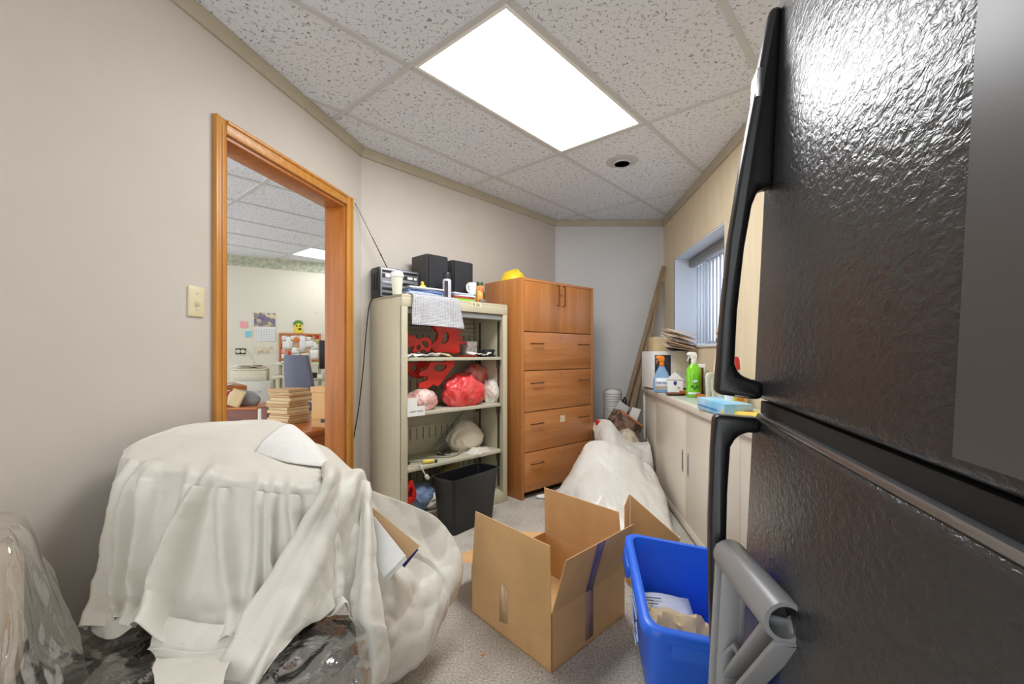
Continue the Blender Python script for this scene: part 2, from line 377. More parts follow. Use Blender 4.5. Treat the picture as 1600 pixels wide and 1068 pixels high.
# --- ceiling fittings
def prismatic(name, s):
    t = NT(name); t.color((.8, .8, .8, 1)); ch = t.n('ShaderNodeTexChecker'); ch.inputs['Scale'].default_value = 150.
    t.l(t.tc.outputs['Object'], ch.inputs[0]); t.bump(ch.outputs[1], .3, .003)
    n = t.mix(ch.outputs[1], lin((246, 248, 250)), lin((252, 253, 255))); t.l(n, t.b.inputs['Emission Color']); t.b.inputs['Emission Strength'].default_value = s
    return t.m
m_lens = prismatic('lit_prismatic_lens', LAMP); m_lens2 = prismatic('lit_prismatic_lens_far', LAMP * .3)
def troffer(a, b, o, label, ml):
    L = thing('ceiling_light', label, 'ceiling light', M=frame((*gp(a, b, o), CEIL), (*GU, 0), (*GV, 0)))
    # local z points down here (GU x GV)
    zz = L.matrix_world.to_3x3().col[2].z; s = 1 if zz > 0 else -1
    a1, b1, g = 4 * ft, 2 * ft, .014
    box('housing', (g, g, s * .03), (a1 - g, b1 - g, s * .1), m_white, L, 0)
    for lo, hi in (((g, g), (a1 - g, g + .02)), ((g, b1 - g - .02), (a1 - g, b1 - g)), ((g, g + .02), (g + .02, b1 - g - .02)), ((a1 - g - .02, g + .02), (a1 - g, b1 - g - .02))):
        box('frame', (*lo, min(0, s * .03)), (*hi, max(0, s * .03)), m_white, L, .002)
    box('diffuser', (g + .02, g + .02, min(s * .008, s * .014)), (a1 - g - .02, b1 - g - .02, max(s * .008, s * .014)), ml, L, 0)
    return L
L1 = troffer(0, 0, OG, 'long rectangular fluorescent ceiling light with prismatic diffuser above the cabinets', m_lens)
vx, vy = .77, 3.145
vt = thing('ceiling_vent', 'small round black and white ring diffuser in ceiling tile beside the light', 'air vent', (vx, vy, CEIL + .007))
m_blk = mat('matt_black', (28, 28, 28), .6, var=.1); m_vw = mat('vent_paint', (200, 200, 200), .5, var=.02)
MB().lathe([(.068, -.004), (.092, -.004), (.112, .0), (.112, .002), (.068, .002)], 32).build('vent_flange', m_vw, vt)
MB().lathe([(0, -.001), (.07, -.001), (.07, .004), (0, .004)], 32).build('vent_throat', m_blk, vt)
for r in (.014, .034, .054): MB().lathe([(r - .004, -.018), (r + .004, -.018), (r + .006, -.006), (r, -.004), (r - .002, -.018)], 28).build('vent_ring', m_vw, vt)
# --- light switch
swc = P(305, 471, 1); k = (1.572) / (.2 - (-0.7051)); swp = P(305, 471, 1.572 / (.2 + .7051))
sw = thing('light_switch', 'cream toggle light switch plate on the wall left of the doorway', 'light switch', M=frame(swp + Vector((.002, 0, 0)), (m.to_3x3().col[0]), (m.to_3x3().col[1])))
m_ivory = mat('ivory_plastic', (226, 214, 176), .35, var=.02)
box('plate', (-.035, -.007, -.058), (.035, .004, .058), m_ivory, sw, .004); box('toggle', (-.006, -.018, -.012), (.006, -.005, .006), m_ivory, sw, .002, M=R(.35, 'X'))
for z in (-.032, .032): MB().lathe([(.0045, 0), (.0045, .0015), (0, .002)], 10, T(0, -.007, z) @ R(math.pi/2, 'X')).build('screw', m_vw, sw)
# ================================================================== helpers for placing along a front
def lx(M, u, y=0.):                              # local x on the plane local y = y that is seen in pixel column u
    p0 = M @ Vector((0, y, 0)); d = M.to_3x3().col[0]; r = (u - 800) / F
    return (r * p0.y - p0.x) / (d.x - r * d.y)
def lxz(M, u, v, y=0.):
    x = lx(M, u, y); q = M @ Vector((x, y, 0)); return x, H - (v - V0) / F * q.y
def plate(name, loops, depth, m, parent=None, M=None, smooth=True, bevel=0., base=False):   # flat shape with holes, given thickness
    cu = bpy.data.curves.new(name, 'CURVE'); cu.dimensions = '2D'; cu.fill_mode = 'BOTH'; cu.extrude = depth / 2; cu.bevel_depth = bevel; cu.bevel_resolution = 2
    for lp in loops:
        sp = cu.splines.new('BEZIER' if smooth else 'POLY')
        if smooth:
            sp.bezier_points.add(len(lp) - 1)
            for b, q in zip(sp.bezier_points, lp): b.co = (*q, 0); b.handle_left_type = b.handle_right_type = 'AUTO'
        else:
            sp.points.add(len(lp) - 1)
            for b, q in zip(sp.points, lp): b.co = (*q, 0, 1)
        sp.use_cyclic_u = True
    cu.resolution_u = 6
    tmp = bpy.data.objects.new(name, cu); COL.objects.link(tmp)
    me = bpy.data.meshes.new_from_object(tmp.evaluated_get(bpy.context.evaluated_depsgraph_get())); bpy.data.objects.remove(tmp)
    if M is not None: me.transform(M)
    mb = MB(); mb.v = [v.co.copy() for v in me.vertices]; mb.f = [tuple(p.vertices) for p in me.polygons]; bpy.data.meshes.remove(me)
    return mb.build(name, m, parent, base=base, angle=40)
def ell(cx, cy, rx, ry, n=10, rot=0.): return [(cx + rx*math.cos(t)*math.cos(rot) - ry*math.sin(t)*math.sin(rot), cy + rx*math.cos(t)*math.sin(rot) + ry*math.sin(t)*math.cos(rot)) for t in [2*math.pi*i/n for i in range(n)]]
def paper(name, w_, h_, M, m, parent=None, curl=.004, th=.0015, seed=0, nu=7, nv=7, base=False):
    g = [[Vector(((j/(nu-1)-.5)*w_, (i/(nv-1)-.5)*h_, curl * fbm(((j/(nu-1)), (i/(nv-1)), 0), 1.7, seed) * 2)) for j in range(nu)] for i in range(nv)]
    o = MB().grid(g, M).build(name, m, parent, solid=th, base=base); return o

# ================================================================== OFFICE BEYOND THE DOORWAY
def wallpaper():
    t = NT('office_wallpaper'); vo = t.n('ShaderNodeTexVoronoi'); vo.inputs['Scale'].default_value = 5.5; t.l(t.coord((1, 1, 1)), vo.inputs[0])
    d = t.ramp(vo.outputs['Distance'], [(.1, (1, 1, 1, 1)), (.2, (0, 0, 0, 1))]); n = t.noise(26, 3)
    k = t.math('MULTIPLY', d, t.ramp(n, [(.45, (0, 0, 0, 1)), (.6, (1, 1, 1, 1))]))
    col = t.mix(t.math('MULTIPLY', k, .5), lin((226, 221, 205)), lin((186, 186, 178)))
    t.color(col); t.b.inputs['Roughness'].default_value = .7; return t.m
m_wp = wallpaper()
m_border = mat('wallpaper_border_print', (204, 204, 184), .7, c2=(164, 172, 148), vscale=22)
OFF = [(-4.6, 1.5), (-4.6, 5.53), (-.05, 8.365), (-1.385, 1.5)]
ceiling('ceiling_office', OFF, gp(.35, 1.2, OG), (-4, 12), (-24, 4), {(4, -16)})
troffer(4, -16, gp(.35, 1.2, OG), 'rectangular fluorescent ceiling light in the office seen through the doorway', m_lens2)
mf, Lf = wall_frame((-4.6, 5.53), (-.05, 8.365))
wf = struct(MB().box((-.3, 0, 0), (Lf, .1, CEIL + .1), mf).build('wall_office_far', m_wp))
o = box('wallpaper_border', (-.3, -.003, CEIL - .15), (Lf, .0, CEIL - .005), m_border, None, 0, M=mf); o.parent = wf
mr_, Lr_ = wall_frame((-.05, 8.365), (-.86, 4.2)); struct(MB().box((0, 0, 0), (Lr_, .06, CEIL + .1), mr_).build('wall_office_side', m_wp))
m_paper = mat('white_paper', (236, 235, 230), .75, var=.02, vscale=40)
m_manila = mat('manila_card', (214, 190, 146), .7, var=.06)
m_manila2 = mat('kraft_card', (196, 160, 116), .7, var=.06)
m_card = mat('corrugated_card', (212, 168, 114), .75, var=.05, vscale=9, bump=.06, bscale=120)
m_cardd = mat('corrugated_card_inside', (202, 154, 96), .75, var=.05, vscale=9)
m_desk = wood('desk_wood', (198, 120, 56), (164, 88, 34), 0, .8, c3=(186, 108, 46))
m_deskd = wood('dark_brown_wood', (120, 58, 26), (88, 38, 16), 0, .8)
m_fcab = mat('office_enamel', (216, 216, 204), .4, var=.02)
m_cream = mat('cream_plastic', (222, 216, 190), .45, var=.02)
m_chrome = mat('bright_metal', (200, 200, 200), .25, 1., var=.02)
m_bgrey = mat('blue_grey_fabric', (112, 116, 132), .85, var=.06, vscale=60, bump=.2, bscale=300)
m_grey = mat('mid_grey_fabric', (150, 154, 156), .85, var=.06, vscale=12, bump=.2, bscale=250)
m_dk = mat('dark_plastic', (46, 47, 50), .4, var=.05)
m_red = mat('red_plastic', (214, 46, 36), .35, var=.05)
def flat(name, label, cat, u0, v0, u1, v1, m, th=.004, y=-.003, parent=None, group=None):
    x0, z1 = lxz(mf, u0, v0, y); x1, z0 = lxz(mf, u1, v1, y)
    o = box(name, (x0, y - th, z0), (x1, y, z1), m, parent, .0, M=mf)
    if label: tag(o, label, cat, group)
    return o
def printed(name, cols, scale, rough=.6):
    t = NT(name); vo = t.n('ShaderNodeTexVoronoi'); vo.inputs['Scale'].default_value = scale; t.l(t.tc.outputs['Object'], vo.inputs[0])
    sp = t.n('ShaderNodeSeparateColor'); t.l(vo.outputs['Color'], sp.inputs[0])
    st = [(i / (len(cols) - 1), lin(c)) for i, c in enumerate(cols)]
    r = t.ramp(t.math('ADD', t.math('MULTIPLY', sp.outputs[0], .6), t.math('MULTIPLY', t.noise(scale * 1.3, 4), .4)), st); t.color(r)
    t.b.inputs['Roughness'].default_value = rough; return t.m
m_pic_a = printed('calendar_photo', [(90, 80, 130), (120, 110, 150), (150, 140, 120), (226, 210, 170), (200, 170, 120)], 22)
m_pic_b = printed('print_photo', [(120, 90, 70), (220, 205, 175), (230, 220, 200), (90, 70, 60)], 30)
m_pic_c = printed('flyer_print', [(60, 60, 70), (236, 234, 228), (240, 238, 232), (200, 120, 60)], 26)
m_pink = mat('pink_note', (246, 170, 180), .7, var=.02); m_blue = mat('blue_note', (140, 208, 226), .7, var=.02)
cal = thing('wall_calendar', 'wall calendar with a landscape picture above a white month grid', 'calendar')
flat('calendar_picture', None, None, 397, 488, 430, 510, m_pic_a, parent=cal)
flat('month_sheet', None, None, 398, 510, 430, 533, m_paper, .006, parent=cal)
m_ink = mat('pale_ink', (150, 160, 190), .7, var=.02)
x0, z1 = lxz(mf, 400, 514, -.009); x1, z0 = lxz(mf, 429, 532, -.009)
ml = MB()
for i in range(8): xx = x0 + (x1 - x0) * i / 7; ml.box((xx - .001, -.0105, z0), (xx + .001, -.009, z1), mf)
for i in range(6): zz = z0 + (z1 - z0) * i / 5; ml.box((x0, -.0105, zz - .001), (x1, -.009, zz + .001), mf)
ml.build('month_grid', m_ink, cal)
flat('sticky_note', 'pink sticky note on the office wall left of the calendar', 'note', 375, 502, 387, 512, m_pink)
flat('sticky_note', 'light blue sticky note below the pink one on the office wall', 'note', 383, 517, 393, 526, m_blue)
flat('print_strip', 'narrow beige printed card on the wall under the calendar', 'print', 398, 541, 426, 551, m_pic_b)
ol = thing('wall_outlet', 'dark two gang power outlet on the office wall under the sticky notes', 'outlet')
flat('cover_plate', None, None, 368, 544, 384, 553, m_dk, .008, parent=ol)
for u in (372, 379.5):
    x, z = lxz(mf, u, 548.5, -.011); MB().lathe([(.026, 0), (.024, .004), (0, .004)], 14, mf @ T(x, -.011, z) @ R(math.pi/2, 'X')).build('socket', m_cream, ol)
x, z = lxz(mf, 387, 551, -.02); MB().tube([mf @ Vector((x - .05, -.015, z + .02)), mf @ Vector((x, -.03, z)), mf @ Vector((x + .05, -.02, z - .12)), mf @ Vector((x + .1, -.03, z - .3))], .006, 6).build('plug_cord', m_cream, ol)
flat('wall_switch', 'small brown and white switch plate beside the doorway edge in the office', 'switch', 348, 530, 352, 560, m_white, .01)
# notice board
nb = thing('notice_board', 'cork notice board with an orange wooden frame covered in pinned papers', 'notice board')
m_cork = mat('cork', (206, 176, 138), .9, var=.12, vscale=60); m_fr = wood('board_frame_wood', (206, 120, 60), (170, 90, 40), 0)
def quad(u0, v0, u1, v1, y): a = lxz(mf, u0, v0, y); b = lxz(mf, u1, v1, y); return a[0], b[1], b[0], a[1]
bx0, bz0, bx1, bz1 = quad(436, 520, 501, 564, -.01)
box('cork_panel', (bx0, -.014, bz0), (bx1, -.004, bz1), m_cork, nb, 0, M=mf)
for lo, hi in (((bx0, bz1 - .025), (bx1, bz1)), ((bx0, bz0), (bx1, bz0 + .025)), ((bx0, bz0), (bx0 + .025, bz1)), ((bx1 - .025, bz0), (bx1, bz1))):
    box('frame_strip', (lo[0], -.026, lo[1]), (hi[0], -.004, hi[1]), m_fr, nb, .003, M=mf)
pins = [(439,524,448,532,m_paper),(447,526,455,540,m_paper),(441,533,457,545,m_paper),(455,524,463,531,m_pic_c),(461,523,468,533,m_paper),(468,523,478,550,m_paper),(478,532,490,542,m_paper),(479,526,486,532,m_pic_c),
        (481,523,487,528,m_red),(492,523,498,529,m_red),(438,545,446,553,m_pink),(439,553,446,560,m_paper),(450,548,454,555,m_red),(456,543,468,552,m_pic_c),(457,553,468,560,m_paper),(470,552,484,560,m_pic_b),(484,546,499,562,m_paper),(486,534,499,546,m_paper),(437,537,441,545,m_red),(447,556,456,561,m_paper)]
for i, (a, b, c, d, mm) in enumerate(pins):
    q = quad(a, b, c, d, -.016); cx, cz = (q[0]+q[2])/2, (q[1]+q[3])/2; yy = -.0165 - .0012 * (i % 4)
    o = paper('pinned_paper', q[2]-q[0], q[3]-q[1], mf @ T(cx, yy, cz) @ R(random.uniform(-.12, .12), 'Y') @ R(math.pi/2, 'X'), mm, nb, .002, .0012, i, 4, 4)
for u, v, mm in ((463, 530, mat('orange_rosette', (232, 130, 50), .7, var=.05)), (497, 533, mat('olive_rosette', (180, 176, 110), .7, var=.05))):
    x, z = lxz(mf, u, v, -.02); MB().lathe([(.036, 0), (.03, .008), (.012, .012), (0, .01)], 16, mf @ T(x, -.022, z) @ R(math.pi/2, 'X')).build('rosette', mm, nb)
yc = thing('paper_ornament', 'yellow and green paper cut-out ornament stuck above the notice board', 'ornament')
x, z = lxz(mf, 466, 511, -.006); kk = mf @ T(x, -.008, z) @ R(math.pi/2, 'X')
plate('face_disc', [[(-.05,-.07),(0,-.085),(.055,-.07),(.05,-.01),(.045,.06),(0,.075),(-.045,.06),(-.05,0)]], .006, mat('yellow_card', (238, 214, 60), .6, var=.03), yc, kk)
plate('green_top', [[(-.06,.035),(-.045,.085),(0,.1),(.05,.085),(.055,.04),(0,.06)]], .008, mat('green_card', (96, 140, 70), .6, var=.03), yc, kk @ T(0, 0, .002))
plate('dark_patch', [ell(.02, -.025, .022, .014)], .009, m_dk, yc, kk @ T(0, 0, .002))
for xx in (-.02, .022): plate('dark_dot', [ell(xx, .02, .009, .012, 8)], .009, m_dk, yc, kk @ T(0, 0, .002))
# filing cabinet, printer and their papers (5.5 m away)
c0 = P(370, 596, 5.35); fcM = frame((c0.x, c0.y, 0), (.94, .35, 0), (-.35, .94, 0)); wfc = .38
fc = thing('filing_cabinet', 'white two drawer filing cabinet under the office printer', 'filing cabinet', M=fcM)
zt = c0.z
box('cabinet_body', (0, 0, 0), (wfc, .36, zt), m_fcab, fc, .005)
for z0, z1 in ((.04, zt/2 - .01), (zt/2 + .01, zt - .02)):
    d = box('drawer', (.015, -.014, z0), (wfc - .015, .0, z1), m_fcab, fc, .005)
    hh = MB().tube([(.11, -.014, z1 - .1), (.11, -.035, z1 - .1), (.25, -.035, z1 - .1), (.25, -.014, z1 - .1)], .007, 6).build('drawer_handle', m_chrome, d)
prM = fcM @ T(-.08, .06, zt)
pr = thing('office_printer', 'cream desktop printer standing on the white filing cabinet', 'printer', M=prM)
box('printer_body', (0, 0, 0), (.38, .28, .13), m_cream, pr, .012); box('paper_slot', (.04, -.006, .02), (.36, .002, .035), m_vw, pr, .002); box('lid', (.0, .0, .13), (.38, .28, .15), m_cream, pr, .01)
for i in range(4):
    paper('loose_paper', .3, .24, prM @ T(.18 + random.uniform(-.04, .04), .16, .157 + i * .011) @ R(random.uniform(-.3, .3)), m_paper if i != 1 else m_manila, None, .008, .004, i, base=True)
for k_, o in enumerate([x for x in bpy.data.objects if x.name.startswith('loose_paper')]): tag(o, ('lowest white sheet', 'manila sheet', 'white sheet above the manila one', 'topmost white sheet')[k_] + ' in the untidy pile on the office printer', 'paper', 'papers on the office printer')
# wall desk with upper shelf, telephone
s0 = P(411, 568, 5.6); s1 = P(450, 568, 5.6)
ws = thing('computer_desk', 'pale computer desk with a raised shelf against the office wall', 'desk', M=frame((s0.x + .09, s0.y + .04, 0), (.92, .4, 0), (-.4, .92, 0)))
box('upper_shelf', (0, 0, s0.z - .02), (.6, .3, s0.z), m_cream, ws, .004)
ph_z = P(440, 588, 5.3).z
box('desk_top', (.02, -.25, ph_z - .03), (.6, .3, ph_z), m_cream, ws, .004)
for x, y in ((.08, -.2), (.08, .25), (.55, -.2), (.55, .25)): box('desk_leg', (x - .02, y - .02, 0), (x + .02, y + .02, s0.z - .02 if y > 0 else ph_z - .03), m_cream, ws, .003)
for i in range(3):
    o = paper('shelf_paper', .3, .22, ws.matrix_world @ T(.2 + i * .05, .15, s0.z + .006 + i * .012) @ R(random.uniform(-.2, .2)), m_paper, None, .006, .006, i + 9, base=True); tag(o, ('lowest', 'middle', 'topmost')[i] + ' white sheet of the stack on the raised desk shelf', 'paper', 'papers on the desk shelf')
tp = thing('desk_telephone', 'dark desk telephone with a coiled cord on the computer desk', 'telephone', M=ws.matrix_world @ T(.16, -.12, ph_z))
MB().prism([(0, 0), (.18, 0), (.18, .06), (.1, .05), (0, .025)], 0, .2, R(math.pi/2, 'X')).build('phone_base', m_dk, tp, .006)
MB().tube([(.02, -.06, .06), (.06, -.05, .085), (.14, -.05, .095), (.19, -.05, .085)], [.018, .014, .014, .02], 8).build('handset', m_dk, tp)
cp = [(.03 + .012 * math.cos(t * 1.9), -.2 + .008 * math.sin(t * 1.9), .0 - .007 * t + .0005 * t * t) for t in range(30)]
MB().tube(cp, .003, 5).build('coiled_cord', m_dk, tp)
# office chair
ch = thing('office_chair', 'blue grey fabric office chair turned away in front of the desk', 'office chair', (P(466, 600, 4.6).x, 4.6, 0), math.radians(-25))
cb = P(466, 606, 4.6).z
net = [[Vector((.8 * x * (1 - .25 * k * k), .05 * (x / .24) ** 2 - .06 * k, cb - .12 + k * .46)) for x in (-.24, -.16, 0, .16, .24)] for k in (0, .35, .7, .9, 1.0)]
g = patch(net, 16, 16); MB().grid(g).build('chair_back', m_bgrey, ch, solid=.07, sub=1)
MB().box((-.25, -.5, cb - .22), (.25, 0, cb - .13)).build('seat', m_bgrey, ch, .04, 4)
box('back_stem', (-.03, .03, cb - .2), (.03, .06, cb + .1), m_dk, ch, .008); MB().tube([(0, -.25, cb - .22), (0, -.25, .08)], .03, 10).build('column', m_dk, ch)
for i in range(5):
    t = i * 2 * math.pi / 5; MB().tube([(0, -.25, .1), (.28 * math.cos(t), -.25 + .28 * math.sin(t), .065)], .018, 6).build('foot', m_dk, ch); MB().lathe([(.0, 0), (.025, .004), (.03, .03), (.025, .055), (0, .06)], 10, T(.28 * math.cos(t), -.25 + .28 * math.sin(t), 0)).build('castor', m_dk, ch)
# monitor at the right edge
q = P(508, 580, 5.0); mo = thing('computer_monitor', 'dark grey computer monitor on the right of the office desk', 'monitor', M=frame((q.x, q.y, ph_z), (.85, .5, 0), (-.5, .85, 0)))
box('monitor_shell', (-.06, 0, .1), (.34, .06, .42), m_dk, mo, .01); box('monitor_foot', (.04, -.05, 0), (.24, .15, .015), m_dk, mo, .004); box('monitor_neck', (.11, .03, .01), (.17, .07, .12), m_dk, mo, .004)
q = P(490, 588, 5.0); rdM = frame((q.x - .1, q.y - .15, 0), (.85, .5, 0), (-.5, .85, 0))
rd = thing('corner_desk', 'pale corner desk carrying the monitor and small clutter', 'desk', M=rdM); box('desk_top', (0, 0, ph_z - .03), (.9, .7, ph_z - .002), m_cream, rd, .004)
for x, y in ((.05, .05), (.85, .05), (.05, .65), (.85, .65)): box('desk_leg', (x - .02, y - .02, 0), (x + .02, y + .02, ph_z - .03), m_desk, rd, .003)
for i, (mm, lb) in enumerate(((m_dk, 'small black gadget on the corner desk beside the monitor'), (m_paper, 'small white carton on the corner desk in front of the monitor'))):
    o = MB().box((.12 + .14 * i, .08, ph_z), (.2 + .14 * i, .16, ph_z + .06), rdM).build('desk_gadget' if i == 0 else 'small_carton', mm, None, .008, base=True); tag(o, lb, 'gadget' if i == 0 else 'carton')
# wooden table just beyond the door with folders and a carton
tz = .60; tM = frame((P(473, 679, 2.76).x - .05, 2.78, 0), (.36, .93, 0), (-.93, .36, 0))
tb = thing('side_table', 'orange brown wooden table just beyond the doorway', 'table', M=tM)
box('table_top', (0, 0, tz - .04), (.98, .55, tz), m_desk, tb, .006); box('table_panel', (.03, .03, .0), (.95, .05, tz - .04), m_desk, tb, .003)
for x, y in ((.03, .48), (.91, .48)): box('table_leg', (x, y, 0), (x + .04, y + .04, tz - .04), m_desk, tb, .003)
cc = P(452, 640, 3.25); fm_ = Matrix.Translation((cc.x, cc.y, tz + .001)) @ R(math.atan2(.93, .36) - math.pi / 2)
z = .0
FORD = ['lowest', 'second from bottom', 'third from bottom', 'fourth from bottom', 'fifth from bottom', 'sixth from bottom', 'middle one', 'sixth from top', 'fifth from top', 'fourth from top', 'third from top', 'second from top', 'topmost']
for i in range(13):
    th = random.choice((.008, .012, .016, .02, .024))
    o = MB().box((-.1, -.095, 0), (.1, .095, th)).build('file_folder', m_manila if i % 3 else m_manila2, None, .003)
    o.matrix_world = fm_ @ T(random.uniform(-.02, .02), random.uniform(-.012, .012), z) @ R(random.uniform(-.12, .12)); z += th + .0015
    tag(o, 'manila folder, %s of the tall pile on the orange brown table' % FORD[i], 'folder', 'folders piled on the side table')
bq = P(482, 652, 3.05); bcM = frame((bq.x + .02, bq.y, tz), (.75, -.2, 0), (.2, .75, 0))
cbx = thing('packing_carton', 'closed brown cardboard carton beside the pile of folders', 'box', M=bcM)
box('carton_body', (0, 0, 0), (.3, .24, .26), m_card, cbx, .004); box('carton_lid', (-.006, -.006, .235), (.306, .246, .275), m_card, cbx, .004); box('printed_band', (0, -.002, .045), (.3, .0, .06), m_cardd, cbx, 0); box('printed_mark', (.075, -.003, .035), (.11, .0, .06), m_dk, cbx, 0)
# left: desk edge, dark panel, cushion, striped bag
q = P(380, 612, 3.9); ldM = frame((q.x, q.y, 0), (-.75, -.66, 0), (.66, -.75, 0))
ld = thing('writing_desk', 'orange wooden desk end carrying papers at the left of the doorway view', 'desk', M=ldM)
box('desk_top', (-.02, -.5, q.z - .0), (.9, .05, q.z + .06), m_desk, ld, .006); box('desk_end', (.05, -.45, 0), (.08, .0, q.z), m_desk, ld, .003); box('desk_end', (.8, -.45, 0), (.83, .0, q.z), m_desk, ld, .003)
for i in range(3):
    o = paper('desk_sheet', .28, .2, ldM @ T(.2 + .06 * i, -.12, q.z + .066 + .008 * i) @ R(.3 * i), (m_paper, m_pic_c, m_paper)[i], None, .008, .003, i + 4, base=True); tag(o, ('white sheet under the printed one on the left office desk', 'printed colour sheet on the left office desk', 'topmost white sheet on the left office desk')[i], 'paper')
q = P(348, 640, 3.3); q2 = P(402, 634, 3.3)
pnM = frame((q.x - .12, q.y, 0), (1, .0, 0), (0, 1, 0))
cz = thing('low_bookcase', 'dark brown low bookcase panel behind the covered armchair', 'cabinet', M=pnM)
pw = q2.x - q.x + .12; box('front_panel', (0, 0, 0), (pw, .03, q2.z - .03), m_deskd, cz, .003); box('bookcase_top', (-.01, -.005, q2.z - .03), (pw, .4, q2.z - .012), m_desk, cz, .004); box('metal_strip', (pw + .002, .0, 0), (pw + .03, .03, q2.z - .02), m_fcab, cz, .003); box('end_post', (pw + .03, 0, 0), (pw + .075, .4, q2.z - .012), m_deskd, cz, .003); box('back_panel', (0, .38, 0), (pw, .4, q2.z - .03), m_deskd, cz, .002)
qc = P(380, 634, 3.45); mb = blob((0, 0, .055), (.12, .06, .06), 5, .08, 1.2, 4, .15)
o = mb.build('cushion', m_grey, None); o.location = (qc.x, qc.y, q2.z - .011); o.rotation_euler = (0, .2, 0); tag(o, 'soft grey cushion lying on the dark brown bookcase', 'cushion')
def stripes():
    t = NT('red_white_stripes'); wv = t.n('ShaderNodeTexWave'); wv.inputs['Scale'].default_value = 9; wv.inputs['Distortion'].default_value = .5; t.l(t.tc.outputs['Object'], wv.inputs[0])
    t.color(t.ramp(wv.outputs[1], [(.45, lin((236, 232, 226))), (.55, lin((190, 50, 60)))])); return t.m
qb = P(356, 640, 3.38); o = blob((0, 0, .055), (.06, .05, .06), 9, .15, 2.5, 3, .2).build('striped_bag', stripes()); o.location = (qb.x, qb.y, q2.z - .011); tag(o, 'red and white striped paper bag beside the grey cushion', 'bag')
qd = P(369, 630, 3.34); o = paper('tan_envelope', .1, .13, T(qd.x, qd.y, q2.z + .055) @ R(.3, 'Y') @ R(1.25, 'X'), m_manila, None, .003, .003, 2, base=True); tag(o, 'tan envelope leaning on the grey cushion', 'envelope')
# ================================================================== LARGE FURNITURE
m_steel = mat('putty_enamel', (198, 190, 164), .42, var=.03, vscale=3)
m_steel_in = mat('putty_enamel_inside', (194, 190, 168), .5, var=.04, vscale=4)
m_slot = mat('dark_slot', (70, 66, 56), .8, var=.02)
# --- metal shelf unit
sM = frame((-.668, 2.715, 0), (.7009, .7133, 0), (-.7133, .7009, 0)); SW, SD, SH = .90, .375, 1.462
su = thing('metal_shelf_unit', 'tall putty coloured metal shelf unit with open front, packed with things', 'shelf unit', M=sM)
box('side_panel', (0, 0, 0), (.018, SD, SH), m_steel, su, .002); box('side_panel', (SW - .018, 0, 0), (SW, SD, SH), m_steel, su, .002)
box('front_post', (0, -.004, 0), (.042, .02, SH - .07), m_steel, su, .003); box('front_post', (SW - .042, -.004, 0), (SW, .02, SH - .07), m_steel, su, .003)
box('top_panel', (0, -.004, SH - .02), (SW, SD, SH), m_steel, su, .003); box('header', (0, -.006, SH - .075), (SW, .02, SH - .018), m_steel, su, .003)
box('door_track', (.042, .012, SH - .115), (SW - .042, .04, SH - .08), mat('track_grey', (170, 172, 170), .35, .4, var=.03), su, .003)
box('back_panel', (.018, SD - .012, 0), (SW - .018, SD, SH - .02), m_steel_in, su, 0)
box('plinth', (.0, .0, 0), (SW, .02, .075), m_steel, su, .003); box('base_shelf', (.018, .02, .06), (SW - .018, SD - .012, .08), m_steel_in, su, .002)
for i in range(4): box('tambour_slat', (.05, SD - .03, SH - .125 - i * .034), (SW - .03, SD - .018, SH - .096 - i * .034), m_steel_in, su, .004)
SZ = (1.075, .73, .385)
for z in SZ:
    sh = box('shelf', (.02, .022, z - .022), (SW - .02, SD - .014, z), m_steel_in, su, .003)
    for x in (.03, SW - .05):
        for y in (.05, SD - .09): box('bracket', (x, y, z - .085), (x + .02, y + .014, z - .022), m_slot, su, .002)
for z in (1.075, .73, .385, .08):            # slotted backstop behind each shelf
    bs = box('backstop', (.03, SD - .022, z + .0), (SW - .03, SD - .014, z + .2), m_steel_in, su, .002)
    ml = MB()
    for i in range(15): ml.box((.07 + i * .054, SD - .0235, z + .1), (.075 + i * .054, SD - .0215, z + .185))
    o = ml.build('slot_row', m_slot, bs)
for x in (.0185, SW - .0195): box('slotted_strip', (x, .06, .1), (x + .001, .085, SH - .12), m_slot, su, 0); box('slotted_strip', (x, SD - .1, .1), (x + .001, SD - .08, SH - .12), m_slot, su, 0)
x, z = lxz(sM, 744, 470, -.007); z -= .028; box('label_strip', (x - .045, -.0075, z - .016), (x + .05, -.006, z + .016), m_ivory, su, 0)
text('label_letters', 'R S4', .034, T(x, -.0078, z) @ R(math.pi/2, 'X'), m_slot, su)
# --- wooden cabinet with drawers
m_cab = wood('cherry_veneer', (198, 136, 80), (172, 108, 56), 0, .45, .35, c3=(187, 122, 68))
m_cabv = wood('cherry_veneer_upright', (196, 134, 76), (168, 104, 50), 2, .45, .35, c3=(184, 118, 62))
m_bronze = mat('bronze_pull', (120, 84, 58), .35, .6, var=.05); m_gap = mat('shadow_gap', (50, 28, 14), .9, var=0)
kM = frame((.0717, 3.357, 0), (.741, .671, 0), (-.671, .741, 0)); KW, KD, KH = .864, .44, 1.672
kb = thing('wooden_filing_cabinet', 'tall cherry wood cabinet with two small doors above four wide drawers', 'cabinet', M=kM)
box('side_panel', (0, 0, 0), (.028, KD, KH), m_cabv, kb, .002); box('side_panel', (KW - .028, 0, 0), (KW, KD, KH), m_cabv, kb, .002)
box('top_panel', (.028, .0, KH - .02), (KW - .028, KD, KH), m_cab, kb, .002); box('back_panel', (.028, KD - .01, .0), (KW - .028, KD, KH - .02), m_cabv, kb, 0)
box('carcass', (.028, .022, .07), (KW - .028, KD - .01, KH - .02), m_gap, kb, 0); box('plinth', (.028, .06, 0), (KW - .028, .08, .07), m_gap, kb, 0)
def kz(v, u=817): return H - (v - V0) / F * (kM @ Vector((.03, 0, 0))).y
lv = [517.5, 579.0, 644.5, 708.0, 770.5]           # pixel rows of the joints along the left end of the front
zs = [kz(v) for v in lv]
